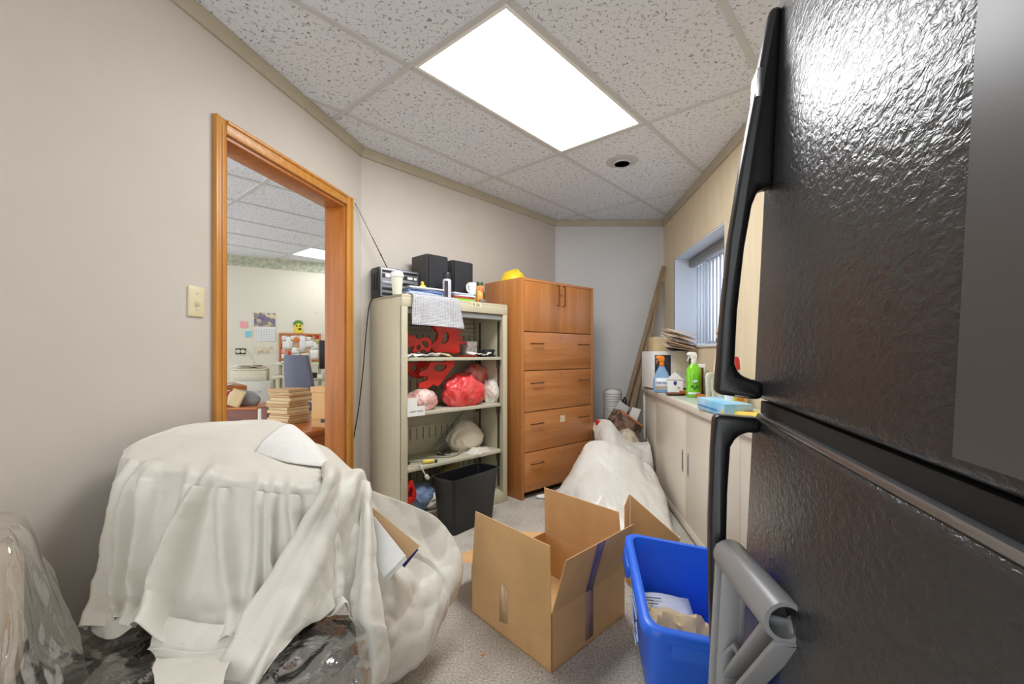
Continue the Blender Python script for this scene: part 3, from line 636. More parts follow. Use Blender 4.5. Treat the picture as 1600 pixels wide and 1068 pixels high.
for x0, x1, hx in ((.03, KW/2 - .0015, KW/2 - .035), (KW/2 + .0015, KW - .03, KW/2 + .035)):
    d = box('cupboard_door', (x0, 0, zs[0] + .003), (x1, .02, KH - .022), m_cabv, kb, .0015)
    zc = zs[0] + .3
    MB().tube([(hx, .0, zc - .08), (hx, -.022, zc - .08), (hx, -.022, zc + .08), (hx, 0, zc + .08)], .0055, 8).build('pull', m_bronze, d)
for i in range(4):
    z1, z0 = zs[i] - .003, zs[i+1] + .003
    d = box('drawer', (.03, 0, z0), (KW - .03, .02, z1), m_cab, kb, .0015)
    for hx in (.16, KW - .14):
        zc = z1 - (z1 - z0) * .3
        MB().tube([(hx - .06, 0, zc), (hx - .06, -.022, zc), (hx + .06, -.022, zc), (hx + .06, 0, zc)], .005, 8).build('pull', m_bronze, d)
    MB().lathe([(.009, 0), (.008, .004), (0, .004)], 12, T(KW/2 + .01, 0, z1 - .03) @ R(math.pi/2, 'X')).build('lock', m_chrome, d)
    if i == 2: box('paper_label', (KW/2 - .0, -.002, z1 - .11), (KW/2 + .055, 0, z1 - .055), m_ivory, d, 0)
MB().lathe([(.009, 0), (.008, .004), (0, .004)], 12, T(KW/2 + .012, 0, KH - .1) @ R(math.pi/2, 'X')).build('lock', m_chrome, kb)
# --- white counter cabinet with sliding doors along the right wall
m_ctr = mat('off_white_enamel', (220, 212, 196), .38, var=.04, vscale=2.5); m_top = mat('pale_green_laminate', (192, 208, 196), .35, var=.04)
cM = frame((.787 + .1 * 4.12, 4.12, 0), (-.1, -1, 0), (1, -.1, 0)); CL, CZ = 2.55, .80
cn = thing('counter_cabinet', 'long off white metal counter cabinet with sliding doors under the window', 'cabinet', M=cM)
cd = .285
box('carcass', (0, .03, .07), (CL, cd, CZ - .04), m_ctr, cn, .002); box('plinth', (.02, .05, 0), (CL - .02, cd - .02, .07), m_ctr, cn, 0)
box('end_post', (0, 0, .02), (.035, .03, CZ - .04), m_ctr, cn, .002); box('counter_top', (-.012, -.015, CZ - .04), (CL, cd, CZ), m_ctr, cn, .004)
box('laminate_sheet', (.005, .02, CZ), (CL - .01, cd - .005, CZ + .0025), m_top, cn, 0); box('bottom_rail', (0, .0, .02), (CL, .03, .075), m_ctr, cn, .003)
def sdoor(x0, x1, y, hx):
    d = box('sliding_door', (x0, y, .076), (x1, y + .013, CZ - .041), m_ctr, cn, .002)
    box('recess_plate', (hx - .014, y - .002, .36), (hx + .014, y + .001, .5), m_chrome, d, .001); box('finger_recess', (hx - .007, y - .003, .375), (hx + .007, y, .485), m_slot, d, .001)
sp = lx(cM, 1071, .0)
sdoor(.036, .62, .015, .1); sdoor(.56, sp, .0, sp - .06); sdoor(sp + .003, sp + .82, .0, sp + .06); sdoor(sp + .823, CL, .0, CL - .08)
# --- refrigerator
def fridge_black():
    t = NT('black_textured_enamel'); t.color(lin((56, 56, 57))); t.b.inputs['Roughness'].default_value = .27; t.b.inputs['Specular IOR Level'].default_value = .34
    a = t.noise(110, 3, t.coord((.75, 1, 1.3)), .55, .8); b = t.noise(45, 3, t.coord((.8, 1, 1.2)), .5, .6)
    t.bump(t.math('ADD', a, t.math('MULTIPLY', b, .7)), .28, .006); return t.m
m_frg = fridge_black(); m_hnd = mat('black_moulded_plastic', (22, 22, 23), .3, var=.0, bump=.05, bscale=400); m_gask = mat('gasket', (12, 12, 12), .7, var=0)
LEAN = math.radians(2.6); FW, FD, FZ = .72, .66, 1.605
# local x: along the front from the far edge towards the near one; local y: into the fridge; leaning back by LEAN
fb = frame((.374 - .0455 * 1.15, .70, 0), (-.283, -.959, 0), (.959, -.283, 0)) @ T(0, 0, .0) @ R(-LEAN, 'X')
fb = fb @ T(0, .0, -.0)
fr = thing('refrigerator', 'black textured top freezer refrigerator with black handles', 'refrigerator', M=fb)
DT = .055
box('cabinet', (.004, DT + .008, .02), (FW - .004, FD, FZ - .02), m_frg, fr, .008); box('gasket_gap', (.02, DT, .05), (FW - .02, DT + .008, FZ - .03), m_gask, fr, 0)
ZG0, ZG1 = 1.012, 1.034
fd1 = MB().box((0, 0, ZG1), (FW, DT, FZ)).build('freezer_door', m_frg, fr, .014, 4)
fd2 = MB().box((0, 0, .1), (FW, DT, ZG0)).build('fridge_door', m_frg, fr, .014, 4)
box('kick_grille', (.02, .03, .02), (FW - .02, .06, .095), m_hnd, fr, .003); box('hinge_plate', (.02, .008, ZG0 + .002), (FW - .01, .05, ZG1 - .002), m_gask, fr, .001)
box('door_edge_highlight', (.03, .001, ZG0 - .004), (FW - .02, .02, ZG0 + .003), mat('painted_edge_highlight', (150, 150, 152), .3, .8, var=.03), fr, .002)  # highlight on the lower door's top edge, put in as a pale strip
def handle(prof, x0, x1, par, bev=.008):
    mb = MB(); mb.prism(prof, x0, x1, Matrix(((0, 0, 1, 0), (-1, 0, 0, 0), (0, 1, 0, 0), (0, 0, 0, 1)))); return mb.build('handle', m_hnd, par, bev, 3, angle=30)
up = [(-.002, 1.585), (.014, 1.585), (.021, 1.53), (.028, 1.47), (.042, 1.36), (.052, 1.26), (.057, 1.16), (.06, 1.04), (.012, 1.036), (-.002, 1.036), (-.002, 1.062), (.014, 1.064), (.03, 1.07), (.036, 1.085), (.036, 1.16), (.031, 1.25), (.024, 1.31), (.016, 1.335), (-.002, 1.335)]
handle(up, .028, .062, fd1)
lo_ = [(-.002, 1.01), (.06, 1.01), (.061, .96), (.06, .86), (.055, .76), (.044, .62), (.03, .52), (.016, .47), (-.002, .46), (-.002, .56), (.012, .58), (.024, .66), (.034, .78), (.037, .9), (.036, .965), (.028, .982), (.014, .988), (-.002, .988)]
handle(lo_, .028, .062, fd2)
box('handle_badge', (.027, -.0275, 1.46), (.063, -.020, 1.5), m_chrome, fd1, .001); box('handle_grip_insert', (.03, -.035, 1.038), (.06, -.012, 1.046), m_rail, fd1, .002)
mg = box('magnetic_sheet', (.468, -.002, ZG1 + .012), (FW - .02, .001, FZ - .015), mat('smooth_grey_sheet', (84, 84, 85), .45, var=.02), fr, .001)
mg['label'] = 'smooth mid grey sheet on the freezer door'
# --- folding step stool handle against the fridge
m_stool = mat('grey_moulded_plastic', (150, 150, 151), .36, var=.02, vscale=5)
sA, sB = Vector((.300, .615, .822)), Vector((.280, .468, .826)); sd = (sB - sA).normalized()
st = thing('folding_step_stool', 'grey plastic folded step stool with tubular handle against the fridge', 'step stool', (.29, .54, 0))
iv = Matrix.Translation((-.29, -.54, 0)); nrm = Vector((-.99, .13, 0))
mb = MB(); pr_ = [(.0, 0), (.021, 0), (.0215, .003), (.0215, .165), (.021, .168), (.0165, .168), (.0165, .12), (0, .12)]
zx = sd; mm_ = frame(sA - sd * .008, (0, 0, 1), zx.cross(Vector((0, 0, 1)))); 
mm_ = Matrix((Vector((0, 0, 1)), zx.cross(Vector((0, 0, 1))).normalized(), zx)).transposed().to_4x4(); mm_.translation = sA - sd * .008
mb.lathe(pr_, 24, iv @ mm_).build('handle_bar', m_stool, st, angle=40)
def strip(p0, p1, w0, th, name, rib=True):       # moulded channel from p0 to p1, w0 wide along sd, th thick across
    d = (p1 - p0); L = d.length; d.normalize(); xx = (sd - d * sd.dot(d)).normalized(); K = Matrix((xx, d.cross(xx), d)).transposed().to_4x4(); K.translation = p0
    o = MB().box((-w0/2, -th/2, 0), (w0/2, -th/2 + .006, L), iv @ K).box((-w0/2, -th/2, 0), (-w0/2 + .006, th/2, L), iv @ K).box((w0/2 - .006, -th/2, 0), (w0/2, th/2, L), iv @ K).build(name, m_stool, st, .0015)
    return o
lowr = Vector((.262, .63, .02))
strip(sA + Vector((0, 0, .01)), lowr, .036, .03, 'leg')
strip(sB + Vector((0, -.004, -.012)), Vector((.296, .618, .63)), .03, .026, 'brace')
strip(Vector((.292, .60, .66)), Vector((.215, .5, .02)), .034, .026, 'leg')
MB().box((-.02, -.06, 0), (.02, .05, .018), iv @ T(.25, .555, .38)).build('step', m_stool, st, .004)
MB().tube([Vector((.286, .60, .70)), Vector((.29, .585, .72)), Vector((.3, .575, .70))], .005, 6, iv).build('latch_clip', m_stool, st)
# --- black waste bin
wM = frame((-.345, 2.665, 0), (.60, .80, 0), (-.80, .60, 0))
wb_ = thing('waste_bin', 'slim black plastic waste bin in front of the metal shelf unit', 'waste bin', M=wM)
m_bin = mat('black_bin_plastic', (26, 27, 30), .28, var=.1, vscale=40)
def rrect(x0, y0, x1, y1, r, z, n=4):
    out = []
    for cx, cy, a in ((x1 - r, y1 - r, 0), (x0 + r, y1 - r, 1), (x0 + r, y0 + r, 2), (x1 - r, y0 + r, 3)):
        for i in range(n + 1): t = (a + i / n) * math.pi / 2; out.append(Vector((cx + r * math.cos(t), cy + r * math.sin(t), z)))
    return out
def loftrings(rings, caps=(True, False)):
    mb = MB(); n = len(rings[0]); mb.add([p for r in rings for p in r], [(i*n+k, i*n+(k+1) % n, (i+1)*n+(k+1) % n, (i+1)*n+k) for i in range(len(rings)-1) for k in range(n)] + ([tuple(range(n))[::-1]] if caps[0] else []) + ([tuple(range((len(rings)-1)*n, len(rings)*n))] if caps[1] else []))
    return mb
BW, BD, BH = .43, .19, .345
rg = [rrect(.03, .025, BW - .03, BD - .025, .02, 0), rrect(.0, .0, BW, BD, .025, BH - .01), rrect(.004, .004, BW - .004, BD - .004, .022, BH - .012), rrect(.035, .03, BW - .035, BD - .03, .018, .006)]
loftrings(rg, (True, True)).build('bin_body', m_bin, wb_, angle=50)
loftrings([rrect(.002, .002, BW - .002, BD - .002, .024, BH - .018), rrect(-.009, -.009, BW + .009, BD + .009, .03, BH - .014), rrect(-.009, -.009, BW + .009, BD + .009, .03, BH - .002), rrect(-.004, -.004, BW + .004, BD + .004, .028, BH), rrect(.004, .004, BW - .004, BD - .004, .024, BH - .004), rrect(.004, .004, BW - .004, BD - .004, .024, BH - .018)], (False, False)).build('bin_rim', m_bin, wb_, angle=60)
# --- open cardboard box
Fp, Lp, Bp, Rp = Vector((.136, 1.544, 0)), Vector((-.172, 1.914, 0)), Vector((.166, 2.262, 0)), Vector((.474, 1.892, 0))
bxo = thing('open_cardboard_box', 'open brown cardboard box with four raised flaps on the carpet', 'box', (.15, 1.9, 0)); io = Matrix.Translation((-.15, -1.9, 0)); bh = .203
def slabq(a, b, c, d, th, name, m, par, M=None):  # a quad given thickness along its normal (towards the inside)
    n = (b - a).cross(d - a).normalized() * th; mb = MB(); mb.add([a, b, c, d, a + n, b + n, c + n, d + n], [(3,2,1,0),(4,5,6,7),(0,1,5,4),(1,2,6,5),(2,3,7,6),(3,0,4,7)], M); return mb.build(name, m, par, .0008, 1)
up_ = Vector((0, 0, bh)); cen = (Fp + Bp) / 2
MB().prism([(p.x, p.y) for p in (Fp, Lp, Bp, Rp)], 0, .005, io).build('bottom', m_card, bxo)
for a, b in ((Fp, Lp), (Lp, Bp), (Bp, Rp), (Rp, Fp)):
    n = (cen - (a + b) / 2).normalized() * .005; mb = MB(); mb.add([a, b, b + up_, a + up_, a + n, b + n, b + n + up_, a + n + up_], [(3,2,1,0),(4,5,6,7),(0,1,5,4),(1,2,6,5),(2,3,7,6),(3,0,4,7)], io); mb.build('side', m_card, bxo, .0008, 1)
def flap(a, b, e, dz, trim=.012, mm=None, name='flap'):
    d = (b - a).normalized(); n = ((a + b) / 2 - cen).normalized(); off = n * e + Vector((0, 0, dz)); a1, b1 = a + d * .004 + up_, b - d * .004 + up_
    th = n * .0045; q = [a1, b1, b1 - d * trim + off, a1 + d * trim + off]; mb = MB(); mb.add(q + [p - th for p in q], [(3,2,1,0),(4,5,6,7),(0,1,5,4),(1,2,6,5),(2,3,7,6),(3,0,4,7)], io); return mb.build(name, mm or m_card, bxo, .0008, 1)
flap(Fp, Lp, -.008, .228); flap(Bp, Rp, -.02, .232); f_r = flap(Rp, Fp, .056, .2); flap(Lp, Bp, .205, -.055)
m_tape = mat('brown_packing_tape', (150, 120, 110), .25, var=.04); 
d = (Rp - Fp).normalized(); nO = ((Fp + Rp) / 2 - cen).normalized()
c1 = Fp + d * .2; q = [c1 + Vector((0, 0, .02)), c1 + d * .05 + Vector((0, 0, .02)), c1 + d * .05 + up_, c1 + up_]; 
MB().add([p + nO * .0012 for p in q], [(0, 1, 2, 3)], io).build('tape_strip', m_tape, bxo, solid=.0006)
q = [c1 + up_, c1 + d * .05 + up_, c1 + d * .055 + up_ + nO * .056 + Vector((0, 0, .2)), c1 + d * .005 + up_ + nO * .056 + Vector((0, 0, .2))]; MB().add([p + nO * .0016 for p in q], [(0, 1, 2, 3)], io).build('tape_strip', mat('violet_tape', (92, 84, 132), .25, var=.05), bxo, solid=.0006)
dl = (Lp - Fp).normalized(); nl_ = ((Fp + Lp) / 2 - cen).normalized(); c2_ = Fp + dl * .24
q = [c2_ + Vector((0, 0, .06)), c2_ + dl * .05 + Vector((0, 0, .05)), c2_ + dl * .05 + up_, c2_ + up_]; MB().add([p + nl_ * .0012 for p in q], [(0, 1, 2, 3)], io).build('tape_strip', mat('clear_tape', (206, 172, 130), .2, var=.05), bxo, solid=.0006)
# --- flattened cardboard sheet leaning between the box and the blue bin
fl = thing('flat_cardboard', 'folded flat cardboard sheet standing behind the blue recycling bin', 'cardboard')
a, b, c, e = P(985, 772, 2.12), P(1062, 840, 2.0), P(1062, 920, 1.98), P(978, 905, 2.1); a.z = max(a.z, .3)
g = [Vector((a.x, a.y, a.z)), b, Vector((b.x, b.y, .012)), Vector((a.x, a.y, .012))]
slabq(g[0], g[3], g[2], g[1], .005, 'sheet', m_card, fl)
h2 = P(977, 790, 2.18); slabq(Vector((h2.x, h2.y, h2.z)), Vector((h2.x, h2.y, .012)), g[3] + Vector((-.002, .002, 0)), g[0] + Vector((-.002, .002, 0)), .005, 'folded_leaf', m_cardd, fl)
# --- blue recycling bin, leaning on the cardboard box
m_rec = mat('blue_bin_plastic', (48, 116, 248), .34, var=.03, vscale=4)
rFL, rNL, rFR = Vector((.435, 1.742, .405)), Vector((.388, 1.27, .33)), Vector((.805, 1.700, .35)); rNR = rNL + rFR - rFL
eX = (rFR - rFL).normalized(); eY = (rFL - rNL); LY = eY.length; LX = (rFR - rFL).length; rM = frame(rNL, eX, eY); RH = .285
rb = thing('recycling_bin', 'bright blue open recycling bin tilted against the cardboard box', 'recycling bin', M=rM @ T(LX/2, LY/2, -RH)); il = T(-LX/2, -LY/2, RH)
mb = loftrings([[il @ p for p in rrect(.055, .05, LX - .055, LY - .05, .03, -RH)], [il @ p for p in rrect(.004, .004, LX - .004, LY - .004, .04, -.02)], [il @ p for p in rrect(.004, .004, LX - .004, LY - .004, .04, 0)], [il @ p for p in rrect(.009, .009, LX - .009, LY - .009, .038, 0)], [il @ p for p in rrect(.06, .055, LX - .06, LY - .055, .03, -RH + .006)]], (True, True)); mb.build('tub', m_rec, rb, angle=50)
loftrings([[il @ p for p in rrect(.004, .004, LX - .004, LY - .004, .04, -.03)], [il @ p for p in rrect(-.016, -.016, LX + .016, LY + .016, .05, -.03)], [il @ p for p in rrect(-.016, -.016, LX + .016, LY + .016, .05, -.006)], [il @ p for p in rrect(-.008, -.008, LX + .008, LY + .008, .046, 0)], [il @ p for p in rrect(.006, .006, LX - .006, LY - .006, .038, 0)]], (False, False)).build('rim', m_rec, rb, angle=60)
for x in (.1, .19, .28): MB().box((x - .003, LY - .012, -RH + .06), (x + .003, LY - .003, -.035), il @ R(.0)).build('inner_rib', m_rec, rb, .001) if False else None
box('hand_grip', (-.02, LY - .17, -.075), (-.004, LY - .05, -.028), m_rec, rb, .006, M=il); box('hand_grip', (LX/2 - .12, -.02, -.075), (LX/2 + .1, -.004, -.028), m_rec, rb, .006, M=il)
m_wline = mat('white_outline_print', (200, 215, 245), .5, var=0)
tl = math.atan2(.046, RH - .02); sdM = il @ Matrix(((0, 0, -1, -.003), (-1, 0, 0, LY * .45), (0, 1, 0, -.14), (0, 0, 0, 1))); sdM = il @ T(.0025, LY * .42, -.13) @ R(-tl, 'Y') @ T(.0, 0, 0)
for k in range(3):                                # three outlined chasing arrows on the left side
    t0 = k * 2 * math.pi / 3 + .5; pts = [(.065*math.cos(t0), .065*math.sin(t0)), (.085*math.cos(t0+.5), .085*math.sin(t0+.5)), (.065*math.cos(t0+1.3), .065*math.sin(t0+1.3)), (.09*math.cos(t0+1.35), .09*math.sin(t0+1.35)), (.05*math.cos(t0+1.9), .05*math.sin(t0+1.9)), (.035*math.cos(t0+1.2), .035*math.sin(t0+1.2)), (.042*math.cos(t0+.3), .042*math.sin(t0+.3))]
    MB().tube([Vector((.004 + .0, -p[0], p[1])) for p in pts], .0016, 4, sdM, closed=True).build('printed_arrow', m_wline, rb)
# ================================================================== COVERED ARMCHAIR, DUST SHEET, PLASTIC
def vinyl(name, c, scale, strength, rough=.42):
    t = NT(name); t.color(t.ramp(t.noise(5, 3), [(.35, lin(tuple(x - 6 for x in c))), (.65, lin(c))])); t.b.inputs['Roughness'].default_value = rough
    def crease(sc, vec, wd):
        x = t.n('ShaderNodeTexVoronoi', feature='DISTANCE_TO_EDGE'); x.inputs['Scale'].default_value = sc; t.l(vec, x.inputs['Vector']); return t.math('MINIMUM', x.outputs['Distance'], wd)
    a = crease(scale, t.coord((1, 1, .55)), .10); b = crease(scale * 2.3, t.coord((.6, 1, 1.1), rot=(.3, .5, .2)), .07); c_ = t.noise(scale * .9, 2, t.coord((1, 1, .5)))
    t.bump(t.math('ADD', t.math('ADD', a, t.math('MULTIPLY', b, .5)), t.math('MULTIPLY', c_, .5)), strength, .03); return t.m
m_sheet = vinyl('ivory_vinyl_sheet', (221, 217, 206), 5, .3, .5)
m_uph = mat('charcoal_leather', (40, 41, 44), .45, var=.05, vscale=10, bump=.15, bscale=90)
m_pwrap = film('clear_wrap', (226, 224, 220), .03, 7, .45, .06)
m_film = film('clear_plastic_sheet', (243, 239, 233), .10, 5, .22, .06)
ac = thing('covered_armchair', 'dark armchair in clear plastic wrap under the ivory dust sheet', 'armchair', (-.82, 1.35, 0)); ia = T(.82, -1.35, 0)
MB().box((-1.16, .93, .05), (-.45, 1.5, .24), ia).build('chair_base', m_uph, ac, .03, 3)
seat = MB().box((-1.17, .90, .235), (-.43, 1.33, .338), ia).build('seat_cushion', m_uph, ac, .06, 5)
MB().box((-1.14, 1.42, .2), (-.64, 1.62, .64), ia).build('chair_back', m_uph, ac, .06, 4)
MB().box((-.53, 1.50, .05), (-.40, 1.70, .33), ia).build('chair_arm', m_uph, ac, .05, 4)
for x, y in ((-1.1, .98), (-.5, .98), (-1.1, 1.55), (-.5, 1.55)): MB().lathe([(.02, 0), (.028, .055)], 10, ia @ T(x, y, 0)).build('foot', m_deskd, ac)
# wrap over the seat cushion
net = [[P(u, v, y) for u, v, y in row] for row in (
    [(120, 975, 1.28), (240, 968, 1.30), (350, 966, 1.31), (450, 962, 1.31), (520, 962, 1.30), (560, 972, 1.28)],
    [(100, 1000, 1.17), (230, 1000, 1.17), (350, 998, 1.17), (460, 990, 1.17), (540, 992, 1.16), (575, 1010, 1.15)],
    [(70, 1050, 1.04), (210, 1050, 1.03), (350, 1050, 1.03), (470, 1042, 1.03), (548, 1045, 1.03), (582, 1066, 1.03)],
    [(40, 1110, .93), (190, 1115, .92), (340, 1115, .91), (470, 1115, .91), (560, 1118, .92), (600, 1130, .93)],
    [(20, 1300, .87), (190, 1300, .86), (340, 1300, .855), (470, 1300, .855), (575, 1300, .86), (620, 1300, .88)])]
g = push(patch(net, 90, 60), lambda p, s, t: .012 * ridge((p.x * 2.2, p.y * 1., p.z * 1.), 4, 3) * (1 if p.y < 1.25 else .3) + .006 * ridge((p.x, p.y * .4, p.z), 13, 5))
for r in g:
    for i, p in enumerate(r): r[i] = Vector((p.x, p.y, max(p.z + .012, .02)))
MB().grid(g, ia).build('plastic_wrap', m_pwrap, ac)

# ---- the ivory dust sheet: one continuous cloth made of four overlapping lengths
def net_of(rows): return [[P(*q) for q in r] for r in rows]
def gauss(x, c, w_): return math.exp(-((x - c) / w_) ** 2)
mb = MB()
# A: top and front fall over the chair back
A = net_of([
 [(193, 705, 1.41), (216, 690, 1.45), (256, 675, 1.53), (300, 663, 1.62), (364, 657, 1.76), (420, 655, 1.88), (455, 664, 1.92), (475, 684, 1.92), (511, 700, 1.90), (545, 728, 1.86), (568, 744, 1.8)],
 [(192, 708, 1.39), (214, 702, 1.41), (256, 694, 1.46), (300, 684, 1.54), (360, 682, 1.62), (410, 690, 1.68), (450, 694, 1.72), (480, 706, 1.72), (511, 722, 1.68), (540, 736, 1.66), (566, 748, 1.66)],
 [(191, 714, 1.37), (211, 722, 1.345), (250, 728, 1.33), (300, 733, 1.325), (350, 739, 1.33), (400, 745, 1.345), (440, 751, 1.36), (480, 754, 1.38), (512, 752, 1.42), (538, 746, 1.47), (562, 752, 1.55)],
 [(189, 735, 1.365), (209, 745, 1.325), (246, 752, 1.31), (300, 757, 1.30), (350, 762, 1.305), (400, 768, 1.315), (440, 772, 1.33), (480, 774, 1.35), (512, 772, 1.39), (538, 768, 1.44), (566, 775, 1.52)],
 [(183, 790, 1.34), (204, 800, 1.30), (240, 805, 1.285), (292, 810, 1.28), (346, 815, 1.285), (400, 822, 1.29), (440, 826, 1.31), (480, 830, 1.33), (515, 830, 1.36), (545, 826, 1.40), (575, 830, 1.46)],
 [(172, 860, 1.30), (196, 868, 1.27), (230, 876, 1.255), (280, 880, 1.245), (342, 888, 1.25), (400, 892, 1.26), (440, 896, 1.28), (480, 900, 1.30), (515, 900, 1.32), (548, 898, 1.36), (580, 900, 1.4)],
 [(160, 925, 1.25), (186, 930, 1.22), (220, 934, 1.205), (262, 945, 1.19), (338, 952, 1.19), (396, 955, 1.20), (440, 958, 1.23), (480, 948, 1.26), (515, 946, 1.28), (548, 950, 1.30), (584, 958, 1.33)],
 [(140, 985, 1.19), (178, 978, 1.165), (222, 968, 1.165), (238, 1005, 1.10), (330, 1012, 1.08), (390, 1005, 1.10), (440, 990, 1.15), (480, 966, 1.215), (520, 964, 1.235), (552, 972, 1.245), (590, 985, 1.27)]])
def foldA(p, s, t):
    if t < .26: return .006 * fbm(p, 5, 1) + .004 * ridge(p, 7, 2) * (1 if t > .03 else 0)
    k = min(1, (t - .24) / .25); f = 0
    for c, w_, a in ((.08, .02, .020), (.145, .018, .016), (.20, .022, .022), (.285, .016, .016), (.345, .02, .030), (.42, .022, .012), (.50, .02, .016), (.575, .02, .014), (.65, .022, .020), (.73, .02, .014), (.82, .03, .018)):
        f += a * gauss(s + .018 * math.sin(t * 5 + c * 30) + (.07 * (t - .4) if .3 < c < .4 else 0), c, w_)
    return -(f * k) * 2.4 - .012 * k * ridge((p.x * 2, p.y, p.z * .45), 4, 4) - .006 * ridge((p.x * .5, p.y, p.z * 1.8), 8, 6) * k
gA = push(patch(A, 150, 120), foldA); mb.grid(gA)
# turned-up corner at the lower left
B = net_of([
 [(152, 935, 1.235), (180, 938, 1.20), (212, 938, 1.185), (246, 944, 1.17)],
 [(138, 955, 1.20), (170, 952, 1.17), (206, 950, 1.15), (248, 952, 1.15)],
 [(140, 984, 1.165), (176, 972, 1.14), (204, 968, 1.125), (246, 962, 1.13)],
 [(150, 996, 1.15), (178, 998, 1.13), (212, 976, 1.12), (243, 969, 1.125)]])
mb.grid(push(patch(B, 30, 24), lambda p, s, t: .008 * ridge(p, 9, 8)))
# C: broad diagonal band from the right shoulder down to the lower middle
C = net_of([
 [(498, 738, 1.56), (520, 724, 1.60), (545, 730, 1.64), (570, 742, 1.66), (584, 762, 1.64)],
 [(506, 752, 1.38), (524, 735, 1.41), (544, 738, 1.46), (566, 748, 1.52), (578, 765, 1.54)],
 [(488, 790, 1.32), (512, 770, 1.33), (536, 768, 1.38), (560, 782, 1.45), (577, 800, 1.49)],
 [(450, 850, 1.255), (478, 832, 1.255), (508, 826, 1.29), (540, 838, 1.36), (566, 858, 1.42)],
 [(414, 910, 1.18), (440, 898, 1.175), (472, 896, 1.19), (508, 908, 1.24), (540, 926, 1.30)],
 [(378, 962, 1.115), (402, 960, 1.10), (436, 960, 1.105), (474, 962, 1.14), (506, 966, 1.20)],
 [(362, 1000, 1.07), (384, 1004, 1.05), (414, 1008, 1.05), (446, 1000, 1.075), (470, 985, 1.13)],
 [(340, 1030, 1.04), (366, 1036, 1.01), (396, 1044, .995), (420, 1036, 1.01), (440, 1016, 1.05)],
 [(318, 1085, .99), (344, 1095, .97), (372, 1100, .955), (392, 1085, .965), (408, 1052, .99)]])
mb.grid(push(patch(C, 60, 110), lambda p, s, t: -.022 * gauss(s, .16, .10) + .012 * gauss(s, .42 + .1 * math.sin(t * 4), .10) - .018 * gauss(s, .68 - .12 * math.sin(t * 3), .10) + .010 * ridge((p.x, p.y, p.z * .6), 7, 11)))
# lower left hanging length with a rolled hem
D = net_of([
 [(246, 955, 1.15), (280, 965, 1.13), (330, 975, 1.12), (380, 975, 1.12)],
 [(236, 1000, 1.09), (270, 1008, 1.075), (320, 1014, 1.065), (372, 1006, 1.07)],
 [(237, 1016, 1.075), (272, 1022, 1.055), (322, 1026, 1.045), (366, 1018, 1.05)],
 [(244, 1026, 1.05), (280, 1032, 1.025), (325, 1034, 1.01), (362, 1028, 1.02)],
 [(238, 1045, .98), (275, 1055, .95), (318, 1062, .93), (350, 1060, .93)],
 [(246, 1100, .90), (280, 1112, .87), (318, 1122, .85), (345, 1122, .85)]])
mb.grid(push(patch(D, 50, 50), lambda p, s, t: -.012 * gauss(t, .36, .06) + .006 * ridge(p, 8, 5) + .006 * fbm(p, 9, 2)))
# E: narrow length hanging at the right of the shoulder
Ee = net_of([
 [(560, 745, 1.53), (572, 756, 1.53), (580, 768, 1.55)],
 [(562, 800, 1.45), (574, 805, 1.43), (585, 815, 1.46)],
 [(556, 860, 1.38), (574, 868, 1.34), (590, 876, 1.37)],
 [(548, 915, 1.31), (572, 925, 1.27), (596, 930, 1.30)],
 [(546, 950, 1.27), (574, 966, 1.23), (602, 970, 1.26)],
 [(556, 985, 1.25), (580, 985, 1.22), (606, 982, 1.25)],
 [(560, 1030, 1.24), (585, 1030, 1.215), (610, 1020, 1.25)],
 [(552, 1068, 1.22), (580, 1075, 1.20), (606, 1062, 1.24)]])
mb.grid(push(patch(Ee, 30, 70), lambda p, s, t: -.014 * gauss(s, .5, .2) + .006 * ridge(p, 10, 14) + .006 * fbm(p, 8, 5)))
# F: sheet spilling over the arm down to the carpet on the right
Fn = net_of([
 [(576, 764, 1.60), (604, 773, 1.66), (634, 784, 1.72), (662, 797, 1.76), (684, 810, 1.78), (702, 828, 1.78), (716, 850, 1.77), (724, 878, 1.75), (723, 900, 1.73), (714, 930, 1.71)],
 [(578, 800, 1.56), (606, 812, 1.62), (636, 826, 1.68), (660, 836, 1.72), (680, 848, 1.73), (694, 862, 1.72), (706, 882, 1.70), (712, 906, 1.68), (710, 928, 1.66), (702, 952, 1.645)],
 [(586, 850, 1.50), (612, 864, 1.55), (640, 872, 1.60), (660, 876, 1.64), (676, 884, 1.65), (688, 898, 1.64), (696, 918, 1.625), (699, 940, 1.61), (696, 960, 1.60), (690, 982, 1.595)],
 [(592, 896, 1.43), (616, 902, 1.46), (640, 908, 1.51), (656, 914, 1.54), (668, 924, 1.55), (677, 938, 1.55), (683, 956, 1.54), (684, 976, 1.54), (682, 996, 1.545), (676, 1014, 1.55)],
 [(594, 935, 1.37), (614, 944, 1.40), (632, 950, 1.44), (644, 958, 1.46), (652, 968, 1.475), (658, 984, 1.48), (662, 1002, 1.485), (663, 1020, 1.49), (662, 1036, 1.50), (658, 1048, 1.52)],
 [(588, 980, 1.31), (604, 988, 1.34), (616, 996, 1.365), (622, 1006, 1.385), (626, 1018, 1.40), (629, 1034, 1.42), (631, 1048, 1.44), (632, 1060, 1.455), (631, 1066, 1.47), (630, 1068, 1.49)],
 [(570, 1040, 1.26), (580, 1046, 1.28), (588, 1052, 1.31), (594, 1058, 1.33), (598, 1066, 1.36), (600, 1074, 1.385), (602, 1080, 1.41), (604, 1078, 1.43), (606, 1076, 1.45), (608, 1074, 1.47)]])
gF = push(patch(Fn, 90, 100), lambda p, s, t: .022 * ridge((p.x, p.y * .6, p.z), 3.6, 21) * min(1, t * 4) * (1 if t > .3 else .45) + .012 * ridge((p.x, p.y, p.z * .6), 7, 7))
for r in gF:
    for i, p in enumerate(r): r[i] = Vector((p.x, p.y, max(p.z, .004)))
mb.grid(gF)
